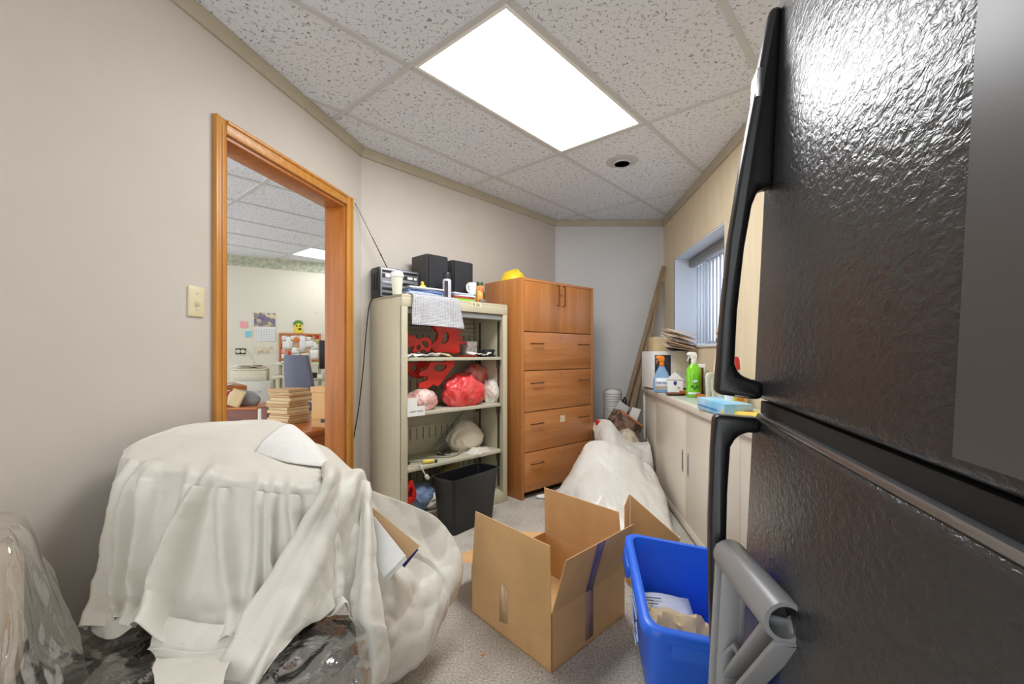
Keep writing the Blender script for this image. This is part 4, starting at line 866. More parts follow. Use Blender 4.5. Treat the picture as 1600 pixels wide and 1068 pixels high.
sheet = mb.build('dust_sheet', m_sheet, None, base=True, solid=.0025, angle=80)
tag(sheet, 'ivory vinyl dust sheet draped in folds over the armchair', 'dust sheet')
# rolled paper lying on top
rl = net_of([[(398, 706, 1.56), (450, 722, 1.52), (508, 729, 1.57)], [(412, 686, 1.60), (462, 698, 1.57), (510, 726, 1.575)], [(444, 663, 1.70), (480, 688, 1.62), (511, 723, 1.59)], [(464, 668, 1.80), (492, 692, 1.70), (516, 724, 1.62)], [(470, 690, 1.82), (496, 706, 1.72), (518, 728, 1.64)]])
rows = patch(rl, 16, 24)
o = MB().grid(rows).build('rolled_paper', m_paper, None, base=True, solid=.002, angle=80); tag(o, 'loosely rolled cone of white paper lying on the dust sheet', 'paper roll')
# posters and cardboard sticking out of the sheet
def card(name, pts, m, th, label, cat):
    a, b, c, d = pts; n = (b - a).cross(d - a).normalized() * th
    o = MB().add([a, b, c, d, a + n, b + n, c + n, d + n], [(3,2,1,0),(4,5,6,7),(0,1,5,4),(1,2,6,5),(2,3,7,6),(3,0,4,7)]).build(name, m, None, .0008, 1, base=True); return tag(o, label, cat)
card('white_board', [P(581, 802, 1.50), P(634, 868, 1.40), P(600, 902, 1.37), P(572, 850, 1.44)], m_paper, .006, 'topmost white card sheet sticking out from under the dust sheet', 'card')
card('white_board', [P(582, 806, 1.52), P(636, 873, 1.42), P(604, 908, 1.385), P(574, 856, 1.46)], m_paper, .004, 'lower white card sheet just below the topmost one beside the armchair', 'card')
card('brown_card', [P(577, 788, 1.55), P(656, 852, 1.50), P(630, 880, 1.46), P(577, 815, 1.51)], m_manila2, .006, 'brown cardboard sheet sticking out behind the white cards', 'cardboard')
card('blue_folder', [P(580, 795, 1.565), P(654, 858, 1.515), P(632, 886, 1.475), P(580, 820, 1.525)], mat('navy_card', (40, 48, 120), .5, var=.04), .004, 'navy blue folder edge under the brown cardboard sheet', 'folder')
# ---- clear plastic over the chair at the far left
Lp_ = net_of([
 [(-160, 812, 1.02), (-90, 798, 1.02), (-30, 797, 1.02), (24, 801, 1.02), (50, 818, 1.02), (74, 868, 1.03), (100, 921, 1.04), (122, 965, 1.04), (141, 1013, 1.03), (152, 1075, 1.01)],
 [(-170, 830, .90), (-100, 812, .90), (-40, 806, .90), (16, 812, .90), (40, 834, .91), (60, 884, .93), (82, 938, .95), (100, 985, .96), (120, 1034, .96), (132, 1100, .95)],
 [(-180, 880, .82), (-110, 868, .82), (-50, 862, .82), (6, 866, .83), (28, 890, .84), (44, 936, .86), (60, 990, .88), (76, 1040, .89), (92, 1090, .89), (100, 1150, .885)],
 [(-190, 980, .78), (-120, 975, .78), (-60, 972, .785), (-4, 976, .79), (16, 996, .80), (28, 1040, .81), (40, 1090, .82), (52, 1140, .83), (64, 1190, .83), (70, 1240, .825)],
 [(-210, 1300, .74), (-140, 1300, .74), (-70, 1300, .74), (-14, 1300, .745), (4, 1310, .75), (12, 1330, .755), (20, 1350, .76), (28, 1370, .765), (36, 1390, .77), (40, 1400, .77)]])
gl_ = push(patch(Lp_, 110, 80), lambda p, s, t: .012 * ridge((p.x, p.y, p.z * .3), 4, 31) + .005 * ridge((p.x * 1.5, p.y, p.z * .5), 11, 33))
for r in gl_:
    for i, p in enumerate(r): r[i] = Vector((max(p.x, -1.36), p.y, max(p.z, .01)))
pc = thing('plastic_covered_chair', 'pale chair under a clear plastic sheet at the left wall', 'chair', (-1.12, .9, 0)); ip = T(1.12, -.9, 0)
MB().grid(gl_, ip).build('plastic_sheet', m_film, pc)
m_pale = mat('pale_upholstery', (205, 192, 180), .8, var=.04, bump=.2, bscale=200)
MB().box((-1.3, .86, .40), (-1.04, .98, .70), ip).build('chair_back', m_pale, pc, .04, 4); MB().box((-1.3, .82, .26), (-1.0, .98, .40), ip).build('chair_seat', m_pale, pc, .04, 4); MB().box((-1.28, .84, .0), (-1.02, .96, .26), ip).build('chair_base', m_pale, pc, .01, 2)
# crumpled film lying between the two chairs
G = net_of([
 [(95, 1005, 1.22), (140, 990, 1.24), (190, 985, 1.25), (240, 985, 1.25)],
 [(95, 1030, 1.12), (140, 1015, 1.13), (190, 1010, 1.14), (240, 1012, 1.14)],
 [(100, 1062, 1.04), (140, 1050, 1.05), (185, 1045, 1.05), (235, 1046, 1.05)],
 [(100, 1110, .98), (140, 1100, .98), (180, 1098, .98), (230, 1100, .98)]])
gg = push(patch(G, 60, 50), lambda p, s, t: .03 * ridge((p.x * 1.4, p.y, p.z), 7, 41) + .012 * ridge(p, 16, 42))
o = MB().grid(gg).build('crumpled_film', m_film, None, base=True); tag(o, 'crumpled clear plastic film bunched beside the wrapped seat', 'plastic film')
# ================================================================== THINGS ON AND IN THE METAL SHELF UNIT
def sl(x, y, z=0., a=0.): return sM @ T(x, y, z) @ R(a)
m_sil = mat('silver_plastic', (150, 152, 160), .35, .3, var=.05, vscale=30); m_blkp = mat('black_plastic', (34, 35, 37), .35, var=.06); m_spk = mat('speaker_cloth', (44, 45, 48), .9, var=.12, vscale=120, bump=.3, bscale=500)
m_spkside = mat('speaker_vinyl', (58, 58, 56), .55, var=.05)
ZT = SH + .001
rx0, rx1 = lx(sM, 594, .25), lx(sM, 655, .25)
ra = thing('stereo_radio', 'black and silver stereo radio with raised aerial on the metal shelf unit', 'radio', M=sl(rx0, .25, ZT)); rw, rh, rd_ = rx1 - rx0, .2, .122
box('radio_case', (0, .012, 0), (rw, rd_, rh), m_blkp, ra, .006); box('front_panel', (.006, 0, .006), (rw - .006, .014, rh - .006), m_sil, ra, .004)
for z0, z1, mm in ((.165, .182, m_blkp), (.13, .158, m_dk), (.085, .108, m_sil), (.05, .07, m_blkp), (.015, .036, m_blkp)): box('front_band', (.014, -.003, z0), (rw - .014, .002, z1), mm, ra, .002)
for x0, x1, z0, z1 in ((.035, .07, .132, .156), (.2, .24, .134, .152), (.25, .275, .134, .152), (.03, .15, .087, .104)): box('button', (x0, -.006, z0), (x1, -.002, z1), m_white if z0 > .1 else m_sil, ra, .002)
for y in (.035, .07): box('side_vent', (-.002, y, .05), (.002, y + .012, .16), m_gask, ra, .001)
ib = (sl(rx0, .25, ZT)).inverted(); tipw = Vector(((555 - 800) / F * 2.86, 2.86, H + (552 - 317) / F * 2.86)); tp_ = ib @ tipw; bp_ = Vector((.09, .06, rh)); jt = bp_ + (tp_ - bp_) * .12
MB().tube([bp_, jt, bp_ + (tp_ - bp_) * .5], .0035, 6).build('aerial', m_blkp, ra); MB().tube([bp_ + (tp_ - bp_) * .5, tp_], .0022, 6).build('aerial_tip', m_dk, ra); MB().lathe([(0, -.008), (.007, 0), (0, .008)], 8, T(*(bp_ + (tp_ - bp_) * .22))).build('aerial_joint', m_blkp, ra)
# cup
x = lx(sM, 620, .07)
cu_ = thing('paper_cup', 'white paper cup with lid standing at the shelf unit corner', 'cup', M=sl(x + .005, .075, ZT))
m_cup = mat('cup_paper', (232, 230, 208), .5, var=.02)
MB().lathe([(.0, .0), (.026, 0), (.027, .004), (.037, .115), (.037, .118), (0, .118)], 28).build('cup_body', m_cup, cu_); MB().lathe([(.0395, .108), (.041, .112), (.041, .122), (.038, .128), (.036, .138), (.033, .14), (0, .136)], 28).build('cup_lid', m_white, cu_)
# speakers
for u0, u1, vt_, lb in ((669, 700, 395, 'black box loudspeaker next to the radio on the shelf unit'), (709, 739, 405, 'black box loudspeaker behind the white mug on the shelf unit')):
    x0, x1 = lx(sM, u0, .14), lx(sM, u1, .14); q = sM @ Vector((x0, .14, 0)); hz = H + (V0 - vt_) / F * q.y - ZT
    s_ = thing('loudspeaker', lb, 'loudspeaker', M=sl(x0, .14, ZT)); wd = x1 - x0
    box('speaker_box', (0, .012, 0), (wd, .2 if u0 < 700 else .19, hz), m_spkside, s_, .004); box('grille', (.004, -.006, .008), (wd - .004, .012, hz - .006), m_spk, s_, .006)
# flat pile in front of the first loudspeaker
def slabs(u0, u1, y0, y1, z, items, names, label_of, cat, grp):
    for i, (th, mm, du, a) in enumerate(items):
        x0, x1 = lx(sM, u0 + du, y0), lx(sM, u1 + du, y0)
        o = MB().box((-(x1-x0)/2, 0, 0), ((x1-x0)/2, y1 - y0, th)).build(names, mm, None, .002); o.matrix_world = sl((x0+x1)/2, y0, z, a); z += th + .0008; tag(o, label_of[i], cat, grp)
    return z
m_bk = {k: mat('cover_' + k, c, .45, var=.05, vscale=20) for k, c in dict(blue=(96, 124, 178), slate=(120, 130, 150), white=(228, 226, 224), red=(168, 74, 66), green=(140, 196, 60), pale=(190, 200, 220), tan=(176, 150, 120)).items()}
m_mag = printed('magazine_cover', [(200, 90, 90), (240, 235, 230), (120, 140, 120), (240, 240, 240), (60, 60, 70)], 45)
zt = slabs(637, 690, .03, .13, ZT, [(.012, m_mag, 0, 0), (.014, m_bk['pale'], 3, .04), (.012, m_bk['blue'], 2, -.05), (.01, m_bk['slate'], 6, .06), (.01, m_bk['white'], 4, -.03)], 'disc_case',
      ['magazine at the bottom of the pile between radio and spray can', 'pale blue case lying on the magazine between cup and spray can', 'blue case in the middle of the pile before the loudspeaker', 'slate grey case second from top of the pile before the loudspeaker', 'white case on top of the pile before the loudspeaker'], 'case', 'cases piled on the shelf unit')
o = MB().box((-.06, 0, 0), (.06, .05, .014)).build('remote_control', m_blkp, None, .005, 3); o.matrix_world = sl(lx(sM, 646, .05), .06, zt, .35); tag(o, 'black remote control lying on the pile of cases by the cup', 'remote control')
ty = thing('toy_figure', 'tiny yellow duck shaped toy beside the loudspeaker', 'toy', M=sl(lx(sM, 661, .105), .108, zt)); m_yel = mat('yellow_rubber', (236, 208, 90), .45, var=.05)
blob((0, 0, .014), (.022, .016, .014), 2, .05, 1.5, 3).build('toy_body', m_yel, ty); blob((-.004, 0, .036), (.012, .011, .012), 4, .03, 1.5, 3).build('toy_head', m_yel, ty); MB().lathe([(.005, 0), (0, .008)], 8, T(-.014, -.004, .035) @ R(-1.5, 'Y')).build('toy_beak', m_bk['red'], ty)
sc_ = thing('spray_can', 'white aerosol can with black cap between the loudspeakers', 'spray can', M=sl(lx(sM, 699, .04), .045, ZT))
MB().lathe([(.0, 0), (.027, 0), (.029, .004), (.029, .125), (.025, .135), (.022, .138)], 28).build('can_body', mat('can_print', (214, 214, 222), .3, .2, var=.05, vscale=15), sc_); MB().lathe([(.0255, .134), (.027, .136), (.027, .172), (.025, .177), (0, .178)], 28).build('can_cap', m_blkp, sc_)
plate('can_label', [[(-.012, .01), (.012, .01), (.012, .12), (-.012, .12)]], .002, mat('can_dark_band', (52, 40, 56), .3, var=.05), sc_, T(-.021, -.021, 0) @ R(-.78) @ R(math.pi/2, 'X'), False)
zt2 = slabs(710, 742, .03, .13, ZT, [(.016, m_bk['green'], -1, 0), (.014, m_bk['red'], 0, .05), (.01, m_bk['white'], 1, -.04), (.012, m_bk['pale'], -1, .05)], 'paperback',
      ['lime green book at the bottom of the stack under the white mug', 'red book second from bottom under the white mug', 'white book second from top under the white mug', 'pale blue book on top of the stack under the white mug'], 'book', 'books on the shelf unit')
mg_ = thing('white_mug', 'white ceramic mug lying on the small stack of books', 'mug', M=sl(lx(sM, 738, .07), .075, zt2))
MB().lathe([(0, 0), (.026, 0), (.03, .006), (.034, .085), (.031, .085), (.027, .01), (0, .008)], 28).build('mug_body', m_white, mg_); MB().tube([(-.03, 0, .07), (-.048, -.004, .066), (-.052, -.006, .045), (-.044, -.004, .025), (-.028, 0, .02)], .006, 8).build('mug_handle', m_white, mg_)
jr = thing('snack_jar', 'orange labelled jar with dark green lid beside the white mug', 'jar', M=sl(lx(sM, 749, .1), .1, ZT))
MB().lathe([(0, 0), (.025, 0), (.026, .003), (.026, .13), (.024, .135), (0, .136)], 24).build('jar_body', printed('jar_label', [(240, 160, 60), (236, 140, 50), (250, 200, 110), (220, 90, 50), (80, 110, 50)], 35), jr); MB().lathe([(.0265, .132), (.028, .134), (.028, .155), (.026, .158), (0, .158)], 24).build('jar_lid', mat('dark_green_plastic', (48, 74, 48), .4, var=.05), jr)
sp_ = thing('stapler', 'silver and black stapler lying at the right end of the shelf unit top', 'stapler', M=sl(lx(sM, 757, .05), .055, ZT, .35))
box('stapler_base', (-.06, -.018, 0), (.06, .018, .008), m_blkp, sp_, .003); box('stapler_arm', (-.055, -.014, .012), (.062, .014, .032), m_chrome, sp_, .006, M=R(-.12, 'Y')); box('stapler_spring', (-.04, -.008, .006), (-.01, .008, .016), m_gask, sp_, .001)
# bubble wrap over the header
bw0, bw1 = lx(sM, 640, 0), lx(sM, 712, 0)
def bubble():
    t = NT('bubble_wrap'); vo = t.n('ShaderNodeTexVoronoi'); vo.inputs['Scale'].default_value = 110.; vo.inputs['Randomness'].default_value = .15; t.l(t.tc.outputs['Object'], vo.inputs[0])
    t.color(t.ramp(vo.outputs['Distance'], [(.2, lin((240, 240, 242))), (.6, lin((178, 178, 184)))])); t.b.inputs['Roughness'].default_value = .2; t.b.inputs['Alpha'].default_value = .93
    t.bump(t.ramp(vo.outputs['Distance'], [(0, (1, 1, 1, 1)), (.6, (0, 0, 0, 1))]), .9, .006); return t.m
net = []
for y, z in ((.11, ZT + .006), (.06, ZT + .008), (.01, ZT + .008), (-.018, ZT - .008), (-.024, ZT - .07), (-.026, ZT - .13), (-.034, ZT - .185)):
    k = max(0, (ZT - z) / .19); net.append([Vector((bw0 + .01 - .012 * k + (bw1 - bw0 + .05 * k) * s, y + .004 * math.sin(s * 9 + z * 20), z - .012 * s * k)) for s in (0, .2, .4, .6, .8, 1)])
g = push(patch(net, 40, 40), lambda p, s, t: .002 * fbm(p, 20, 3)); o = MB().grid(g, sM).build('bubble_wrap', bubble(), None, base=True, solid=.004); tag(o, 'sheet of bubble wrap hanging over the shelf unit header', 'bubble wrap')
# ---- shelf 1 and 2: red plastic cut-outs
def rp(u, v, x0, z0): return None
def redpiece(name, label, loops, M, depth=.012):
    o = plate(name, loops, depth, m_red, None, M, True, .002, base=True); return tag(o, label, 'plastic form', 'red plastic forms in the shelf unit')
z1 = SZ[0] + .001
def pxloop(pts, y):                                # loop of pixel points -> local (x, z) on the plane y
    return [lxz(sM, u, v, y) for u, v in pts]
XZ = lambda y: sM @ Matrix(((1, 0, 0, 0), (0, 0, -1, y), (0, 1, 0, 0), (0, 0, 0, 1)))
y = .12; redpiece('red_form', 'low red plastic form with an oval loop, left on the upper shelf', [pxloop([(633, 526), (645, 524), (652, 530), (662, 527), (671, 530), (673, 540), (668, 549), (660, 545), (653, 549), (644, 549), (646, 541), (633, 540)], y), pxloop([(658, 534), (664, 532), (669, 537), (666, 544), (661, 541)], y), pxloop([(650, 541), (655, 538), (657, 543), (651, 546)], y)], XZ(y))
y = .19; redpiece('red_form', 'tall notched red plastic form with an oval hole on the upper shelf', [pxloop([(673, 506), (690, 506), (707, 506), (709, 513), (719, 519), (714, 523), (721, 528), (715, 531), (726, 536), (716, 538), (717, 548), (695, 549), (676, 548), (674, 542), (683, 532), (686, 524), (680, 516)], y), pxloop([(693, 519), (700, 522), (699, 532), (692, 537), (688, 536), (691, 528)], y)], XZ(y), .02)
y = .17; redpiece('red_form', 'narrow curved red plastic rail beside the tall notched form', [pxloop([(678, 507), (684, 507), (689, 520), (688, 531), (680, 541), (674, 545), (673, 540), (682, 530), (684, 522)], y)], XZ(y), .02)
y = .13; z2 = SZ[1] + .001
redpiece('red_form', 'broad red plastic form with a large oval hole on the second shelf', [pxloop([(653, 602), (668, 590), (654, 584), (666, 576), (672, 566), (686, 567), (709, 566), (704, 575), (692, 591), (683, 602), (675, 600), (670, 604), (660, 606)], y), pxloop([(680, 570), (692, 569), (697, 572), (694, 577), (682, 580), (676, 574)], y)], XZ(y), .02)
y = .2; redpiece('red_form', 'dark shaded red plastic form with hooks at the left of the second shelf', [pxloop([(634, 570), (648, 567), (668, 567), (664, 572), (654, 578), (662, 586), (650, 590), (640, 584)], y), pxloop([(642, 574), (650, 570), (652, 576), (645, 580)], y)], XZ(y), .02)
# papers and oddments on the upper shelf
for i, (u, yy, w_, h_, a, mm, lb) in enumerate(((642, .05, .1, .07, .3, m_paper, 'white slip at the left front of the upper shelf'), (652, .06, .12, .08, -.2, m_pic_c, 'printed slip in front of the low red form'), (672, .05, .13, .08, .15, m_paper, 'crumpled white paper at the middle of the upper shelf'), (690, .06, .14, .08, -.1, m_manila, 'tan paper slip in front of the tall red form'), (748, .08, .17, .1, .25, m_paper, 'white sheet beside the carton on the upper shelf'))):
    o = paper('paper_slip', w_, h_, sl(lx(sM, u, yy), yy + .01, z1 + .006 + .004 * i, a), mm, None, .012, .003, i + 20, base=True); tag(o, lb, 'paper')
o = MB().lathe([(0, 0), (.06, 0), (.075, .006), (.077, .01), (.06, .008), (0, .006)], 28).build('red_dish', m_red); o.matrix_world = sl(lx(sM, 730, .09), .095, z1); tag(o, 'flat red plastic dish at the front of the upper shelf', 'dish')
ctn = thing('small_carton', 'small white printed carton on the right of the upper shelf', 'carton', M=sl(lx(sM, 730, .2), .2, z1 + .015, -.1)); box('carton_body', (0, 0, 0), (.09, .07, .1), printed('carton_print', [(220, 214, 204), (230, 226, 216), (170, 160, 150), (234, 230, 222)], 50), ctn, .003); box('carton_flap', (.0, -.003, .07), (.09, 0, .1), m_paper, ctn, .001)
bt = thing('black_punch', 'black hole punch at the right end of the upper shelf', 'hole punch', M=sl(lx(sM, 757, .06), .065, z1, .1)); box('punch_base', (0, 0, 0), (.13, .08, .012), m_blkp, bt, .003); box('punch_body', (.005, .01, .012), (.125, .07, .05), m_blkp, bt, .008); box('punch_lever', (.01, -.004, .036), (.12, .03, .056), m_dk, bt, .006); box('punch_label', (.04, -.006, .022), (.075, .012, .034), m_paper, bt, .001)
# bags on the second shelf
def bag(name, label, c, r, seed, mm, amp=.16, rsc=1.25, lvl=5, cat='bag', rot=0., grp=None, flat=.25):
    o = blob((0, 0, r[2] * (1 - flat)), r, seed, amp, rsc, lvl, flat).build(name, mm, None, angle=70); o.matrix_world = sl(c[0], c[1], c[2], rot); return tag(o, label, cat, grp)
m_redbag = mat('red_plastic_bag', (222, 52, 50), .22, var=.10, vscale=9, c2=(232, 96, 96)); m_pkbag = mat('pinkish_clear_bag', (214, 150, 140), .2, c2=(224, 200, 190), vscale=12, bump=.5, bscale=30, bdist=.02); m_pkred = mat('clear_bag_of_red', (206, 80, 76), .2, c2=(222, 160, 150), vscale=14, bump=.5, bscale=30, bdist=.02); m_clr = mat('clear_bag_white', (222, 210, 198), .2, c2=(236, 232, 226), vscale=16, bump=.5, bscale=35, bdist=.02)
bag('plastic_bag', 'clear plastic bag of pinkish pieces at the left of the second shelf', (lx(sM, 660, .11), .12, z2), (.105, .085, .075), 3, m_pkbag)
bag('plastic_bag', 'bright red plastic bag bulging at the middle of the second shelf', (lx(sM, 727, .12), .14, z2), (.175, .11, .125), 8, m_redbag, .2, 1.3, rot=.1)
bag('plastic_bag', 'clear plastic bag of red pieces at the back right of the second shelf', (lx(sM, 748, .24) - .02, .255, z2 + .13), (.11, .08, .09), 12, m_pkred)
bag('plastic_bag', 'clear plastic bag of pale pieces at the right end of the second shelf', (lx(sM, 774, .13) - .03, .15, z2), (.07, .08, .1), 15, m_clr)
x0, zz = lxz(sM, 634, 637, -.003); x1, zb = lxz(sM, 663, 650, -.003)
tg = thing('name_tag', 'white name tag with dark lettering clipped to the second shelf edge', 'name tag', M=sl(x0, .0, 0)); box('tag_card', (0.008, -.01, zb + .008), (x1 - x0, -.006, zz + .004), m_paper, tg, .0); text('tag_letters', 'HENRY WEBER', .0145, T((x1 - x0) / 2 + .004, -.0102, (zz + zb) / 2 + .004) @ R(math.pi/2, 'X'), m_slot, tg)
x0, zz = lxz(sM, 634, 622, .03); x1, zb = lxz(sM, 651, 636, .03); o = box('blank_card', (x0 + .006, .022, z2), (x1, .026, zz), m_paper, None, 0, M=sM); tag(o, 'blank white card standing above the name tag on the second shelf', 'card')
# ---- third shelf: cables, cloth, screwdriver
z3 = SZ[2] + .001; m_cab_w = mat('cable_white', (214, 208, 192), .5, var=.03); m_cab_g = mat('cable_grey', (150, 144, 130), .5, var=.03)
def ps(u, v, y): x, z = lxz(sM, u, v, y); return Vector((x, y, z))
def cable(label, pts, r, mm, plug=None):
    pts = [Vector(p) for p in pts]; sm = [cr(pts, i / 60) for i in range(61)]; cb_ = thing('cable', label, 'cable', M=sM @ T(pts[0].x, pts[0].y, z3)); off = T(-pts[0].x, -pts[0].y, -z3)
    MB().tube(sm, r, 6, off).build('cord', mm, cb_)
    if plug:
        p, d = sm[-1], (sm[-1] - sm[-4]).normalized(); K = frame(p, d, Vector((0, 1, .1))); MB().box((0, -.011, -.011), (.032, .011, .011), off @ K).build('plug', mm, cb_, .004); MB().box((.032, -.006, -.002), (.046, -.003, .002), off @ K).box((.032, .003, -.002), (.046, .006, .002), off @ K).build('prongs', m_chrome, cb_)
cable('white mains cable whose plug hangs over the third shelf edge', [(.05, .05, z3 + .004), (.09, .07, z3 + .004), (.14, .04, z3 + .004), (.145, .005, z3 + .002), (.15, -.012, z3 - .025), (.165, -.016, z3 - .05)], .004, m_cab_w, True)
cable('grey cable looping in coils across the third shelf', [(.05, .22, z3 + .004), (.2, .26, z3 + .004), (.33, .17, z3 + .005), (.45, .09, z3 + .005), (.56, .14, z3 + .02), (.58, .22, z3 + .06), (.48, .25, z3 + .06), (.42, .2, z3 + .02), (.5, .11, z3 + .006), (.6, .15, z3 + .01)], .004, m_cab_g)
cable('thin grey cable leaning up the back corner of the third shelf', [(.3, .2, z3 + .012), (.42, .28, z3 + .03), (.55, .33, z3 + .1), (.68, .34, z3 + .2), (.78, .345, z3 + .27)], .004, m_cab_g)
m_cloth = mat('cream_canvas', (220, 210, 190), .85, var=.05, bump=.2, bscale=60)
def tent(q, n): return Vector((q.x * (1 - .45 * max(0, n.z)), q.y, q.z * (1.15 if n.z > 0 else 1)))
o = blob((0, 0, .09), (.16, .085, .11), 33, .10, 1.6, 5, .2, None, tent).build('canvas_bag', m_cloth, None, angle=70); o.matrix_world = sl(.68, .22, z3 - .002); tag(o, 'cream canvas bag slumped at the right end of the third shelf', 'bag')
o = paper('clear_sleeve', .2, .12, sl(.7, .09, z3 + .008, .2), m_clr, None, .012, .004, 55, base=True); tag(o, 'crumpled clear sleeve in front of the canvas bag', 'plastic sleeve')
o = MB().box((-.05, -.03, 0), (.05, .03, .02)).build('dark_pouch', m_dk, None, .008, 3); o.matrix_world = sl(.47, .2, z3, .4); tag(o, 'small dark pouch under the coiled cable', 'pouch')
sd_ = thing('screwdriver', 'screwdriver with yellow handle and dark end on the third shelf', 'screwdriver', M=sl(.2, .075, z3 + .0135, -.45)); MB().lathe([(0, 0), (.011, .003), (.0135, .02), (.0125, .06), (.009, .078), (0, .08)], 12, R(math.pi/2, 'Y') @ T(0, 0, .0)).build('screwdriver_handle', m_yel, sd_); MB().lathe([(0, .08), (.012, .082), (.0125, .095), (0, .1)], 12, R(math.pi/2, 'Y')).build('handle_end', mat('dark_teal_plastic', (40, 70, 60), .4, var=0), sd_); MB().tube([(0, 0, 0), (-.08, 0, 0)], .003, 6).build('blade', m_chrome, sd_)
o = MB().box((-.04, -.012, 0), (.04, .012, .018)).build('cutter_knife', m_blkp, None, .005); o.matrix_world = sl(.1, .12, z3, .3); tag(o, 'black cutter knife at the left of the third shelf', 'knife')
# ---- bottom: clothes, hand saw
z4 = .081; m_denim = mat('denim', (140, 160, 190), .9, c2=(96, 116, 150), vscale=14, bump=.3, bscale=90)
def lump(label, x, y, r, seed, mm, name='folded_cloth', cat='cloth', amp=.2, z=z4, rot=0): o = blob((0, 0, r[2] * .8), r, seed, amp, 2.4, 4, .2).build(name, mm, None, angle=70); o.matrix_world = sl(x, y, z, rot); return tag(o, label, cat)
lump('light blue denim cloth crumpled in the bottom of the shelf unit', .2, .14, (.12, .1, .09), 61, m_denim); lump('tan crumpled cloth on the floor of the shelf unit', .3, .11, (.12, .08, .05), 62, m_cloth); lump('grey cloth heap on the floor of the shelf unit behind the bin', .52, .16, (.13, .1, .07), 63, m_grey)
o = lump('olive yellow bag at the back bottom of the shelf unit', .55, .26, (.12, .06, .12), 64, mat('olive_bag', (150, 140, 70), .5, var=.1), 'olive_bag', 'bag', .15); 
hs = thing('hand_saw', 'red handled saw standing at the left bottom of the shelf unit', 'saw', M=sl(.06, .06, z4)); plate('saw_handle', [[(.0, .10), (.02, .2), (.045, .22), (.06, .18), (.075, .12), (.05, .085)], [(.02, .12), (.03, .18), (.04, .185), (.05, .13), (.04, .11)]], .022, m_red, hs, R(math.pi/2, 'X') @ T(0, 0, 0), True, .003); plate('saw_blade', [[(.02, 0), (.07, .0), (.06, .1), (.03, .1)]], .003, m_manila2, hs, R(math.pi/2, 'X'), False)
# yellow hard hat-like dome on the wooden cabinet
yd = thing('yellow_dome', 'bright yellow plastic dome lying on top of the wooden cabinet', 'hard hat', M=kM @ T(lx(kM, 803, .25), .26, KH)); MB().lathe([(.14, 0), (.14, .006), (.105, .012), (.095, .05), (.07, .085), (.03, .1), (0, .102)], 28).build('dome', mat('yellow_hard_plastic', (240, 206, 40), .35, var=.03), yd); MB().tube([(0, -.095, .05), (0, -.06, .095), (0, 0, .108), (0, .06, .095), (0, .095, .05)], .008, 6).build('ridge', m_yel, yd)
# thin black cord running down the wall beside the door
cdp = [Vector(((u - 800) / F * yy, yy, H - (v - V0) / F * yy)) for u, v, yy in ((590, 458, 3.0), (578, 474, 2.94), (572, 520, 2.91), (567, 580, 2.88), (560, 640, 2.86), (551, 690, 2.82), (540, 722, 2.77), (532, 732, 2.72))]
o = MB().tube([cr(cdp, i / 30) for i in range(31)], .0035, 6).build('power_cable', m_gask, None, base=True); tag(o, 'thin black cord hanging down the wall between doorway and shelf unit', 'cord')
# ================================================================== ON THE COUNTER
ZC = CZ + .0035
def cpos(u, Y): return Vector(((u - 800) / F * Y, Y, ZC))
def cth(name, label, cat, u, Y, a=0., z=ZC): q = cpos(u, Y); return thing(name, label, cat, M=T(q.x, q.y, z) @ R(a))
# microwave facing the room
mw = thing('microwave_oven', 'white microwave oven with dark door at the far end of the counter', 'microwave', M=T(1.148, 3.66, ZC) @ R(.08)); mww, mwh = .31, .315
box('oven_body', (0, .012, .012), (mww, .25, mwh), m_white, mw, .006); dd_ = box('oven_door', (.004, 0, .016), (.17, .014, mwh - .006), m_white, mw, .004); box('door_window', (.016, -.003, .05), (.15, .002, mwh - .03), mat('dark_blue_glass', (44, 50, 70), .15, var=.03), dd_, .002); box('control_panel', (.172, 0, .016), (mww - .004, .014, mwh - .006), m_cream, mw, .003)
for i in range(3):
    for j in range(3): box('key', (.19 + i * .033, -.003, .06 + j * .035), (.215 + i * .033, .002, .085 + j * .035), m_vw, mw, .001)
for x in (.02, mww - .04):
    for y in (.03, .22): box('oven_foot', (x, y, 0), (x + .02, y + .02, .012), m_dk, mw, 0)
ZM = ZC + mwh + .001
o = MB().box((0, 0, 0), (.12, .12, .12), T(1.20, 3.79, ZM) @ R(.1)).build('tan_carton', m_manila, None, .003, base=True); tag(o, 'small tan carton on the microwave behind the envelopes', 'carton')
# pile of envelopes
m_env = [mat('kraft_envelope', (196, 168, 138), .75, var=.06), mat('pale_envelope', (222, 204, 184), .75, var=.06), mat('buff_envelope', (206, 182, 154), .75, var=.06), m_paper]
ordn = ['topmost', 'second', 'third', 'fourth', 'fifth', 'sixth', 'seventh', 'eighth', 'ninth', 'tenth', 'eleventh', 'twelfth', 'thirteenth', 'fourteenth']
for i in range(10):
    a = .25 + random.uniform(-.4, .4); w_, h_ = random.uniform(.2, .27), random.uniform(.13, .17)
    o = MB().box((-w_/2, -h_/2, 0), (w_/2, h_/2, .006)).build('envelope', m_env[(i * 7 + 1) % 3 if i != 4 else 3], None, .0015)
    o.matrix_world = T(1.33 + .014 * math.sin(i * 2.1), 3.56 + .03 * math.cos(i * 1.7), ZM + .03 + i * .013) @ R(a) @ R(.16 + .06 * (i % 3), 'Y') @ R(.2, 'X'); tag(o, '%s envelope of the untidy pile on the microwave' % (ordn[9 - i] if i == 9 else ordn[9 - i] + ' from the top,'), 'envelope', 'envelopes on the microwave')
    o['label'] = ('topmost brown envelope of the untidy pile on the microwave' if i == 9 else 'brown or buff envelope, %s from the top of the pile on the microwave' % ordn[9 - i])
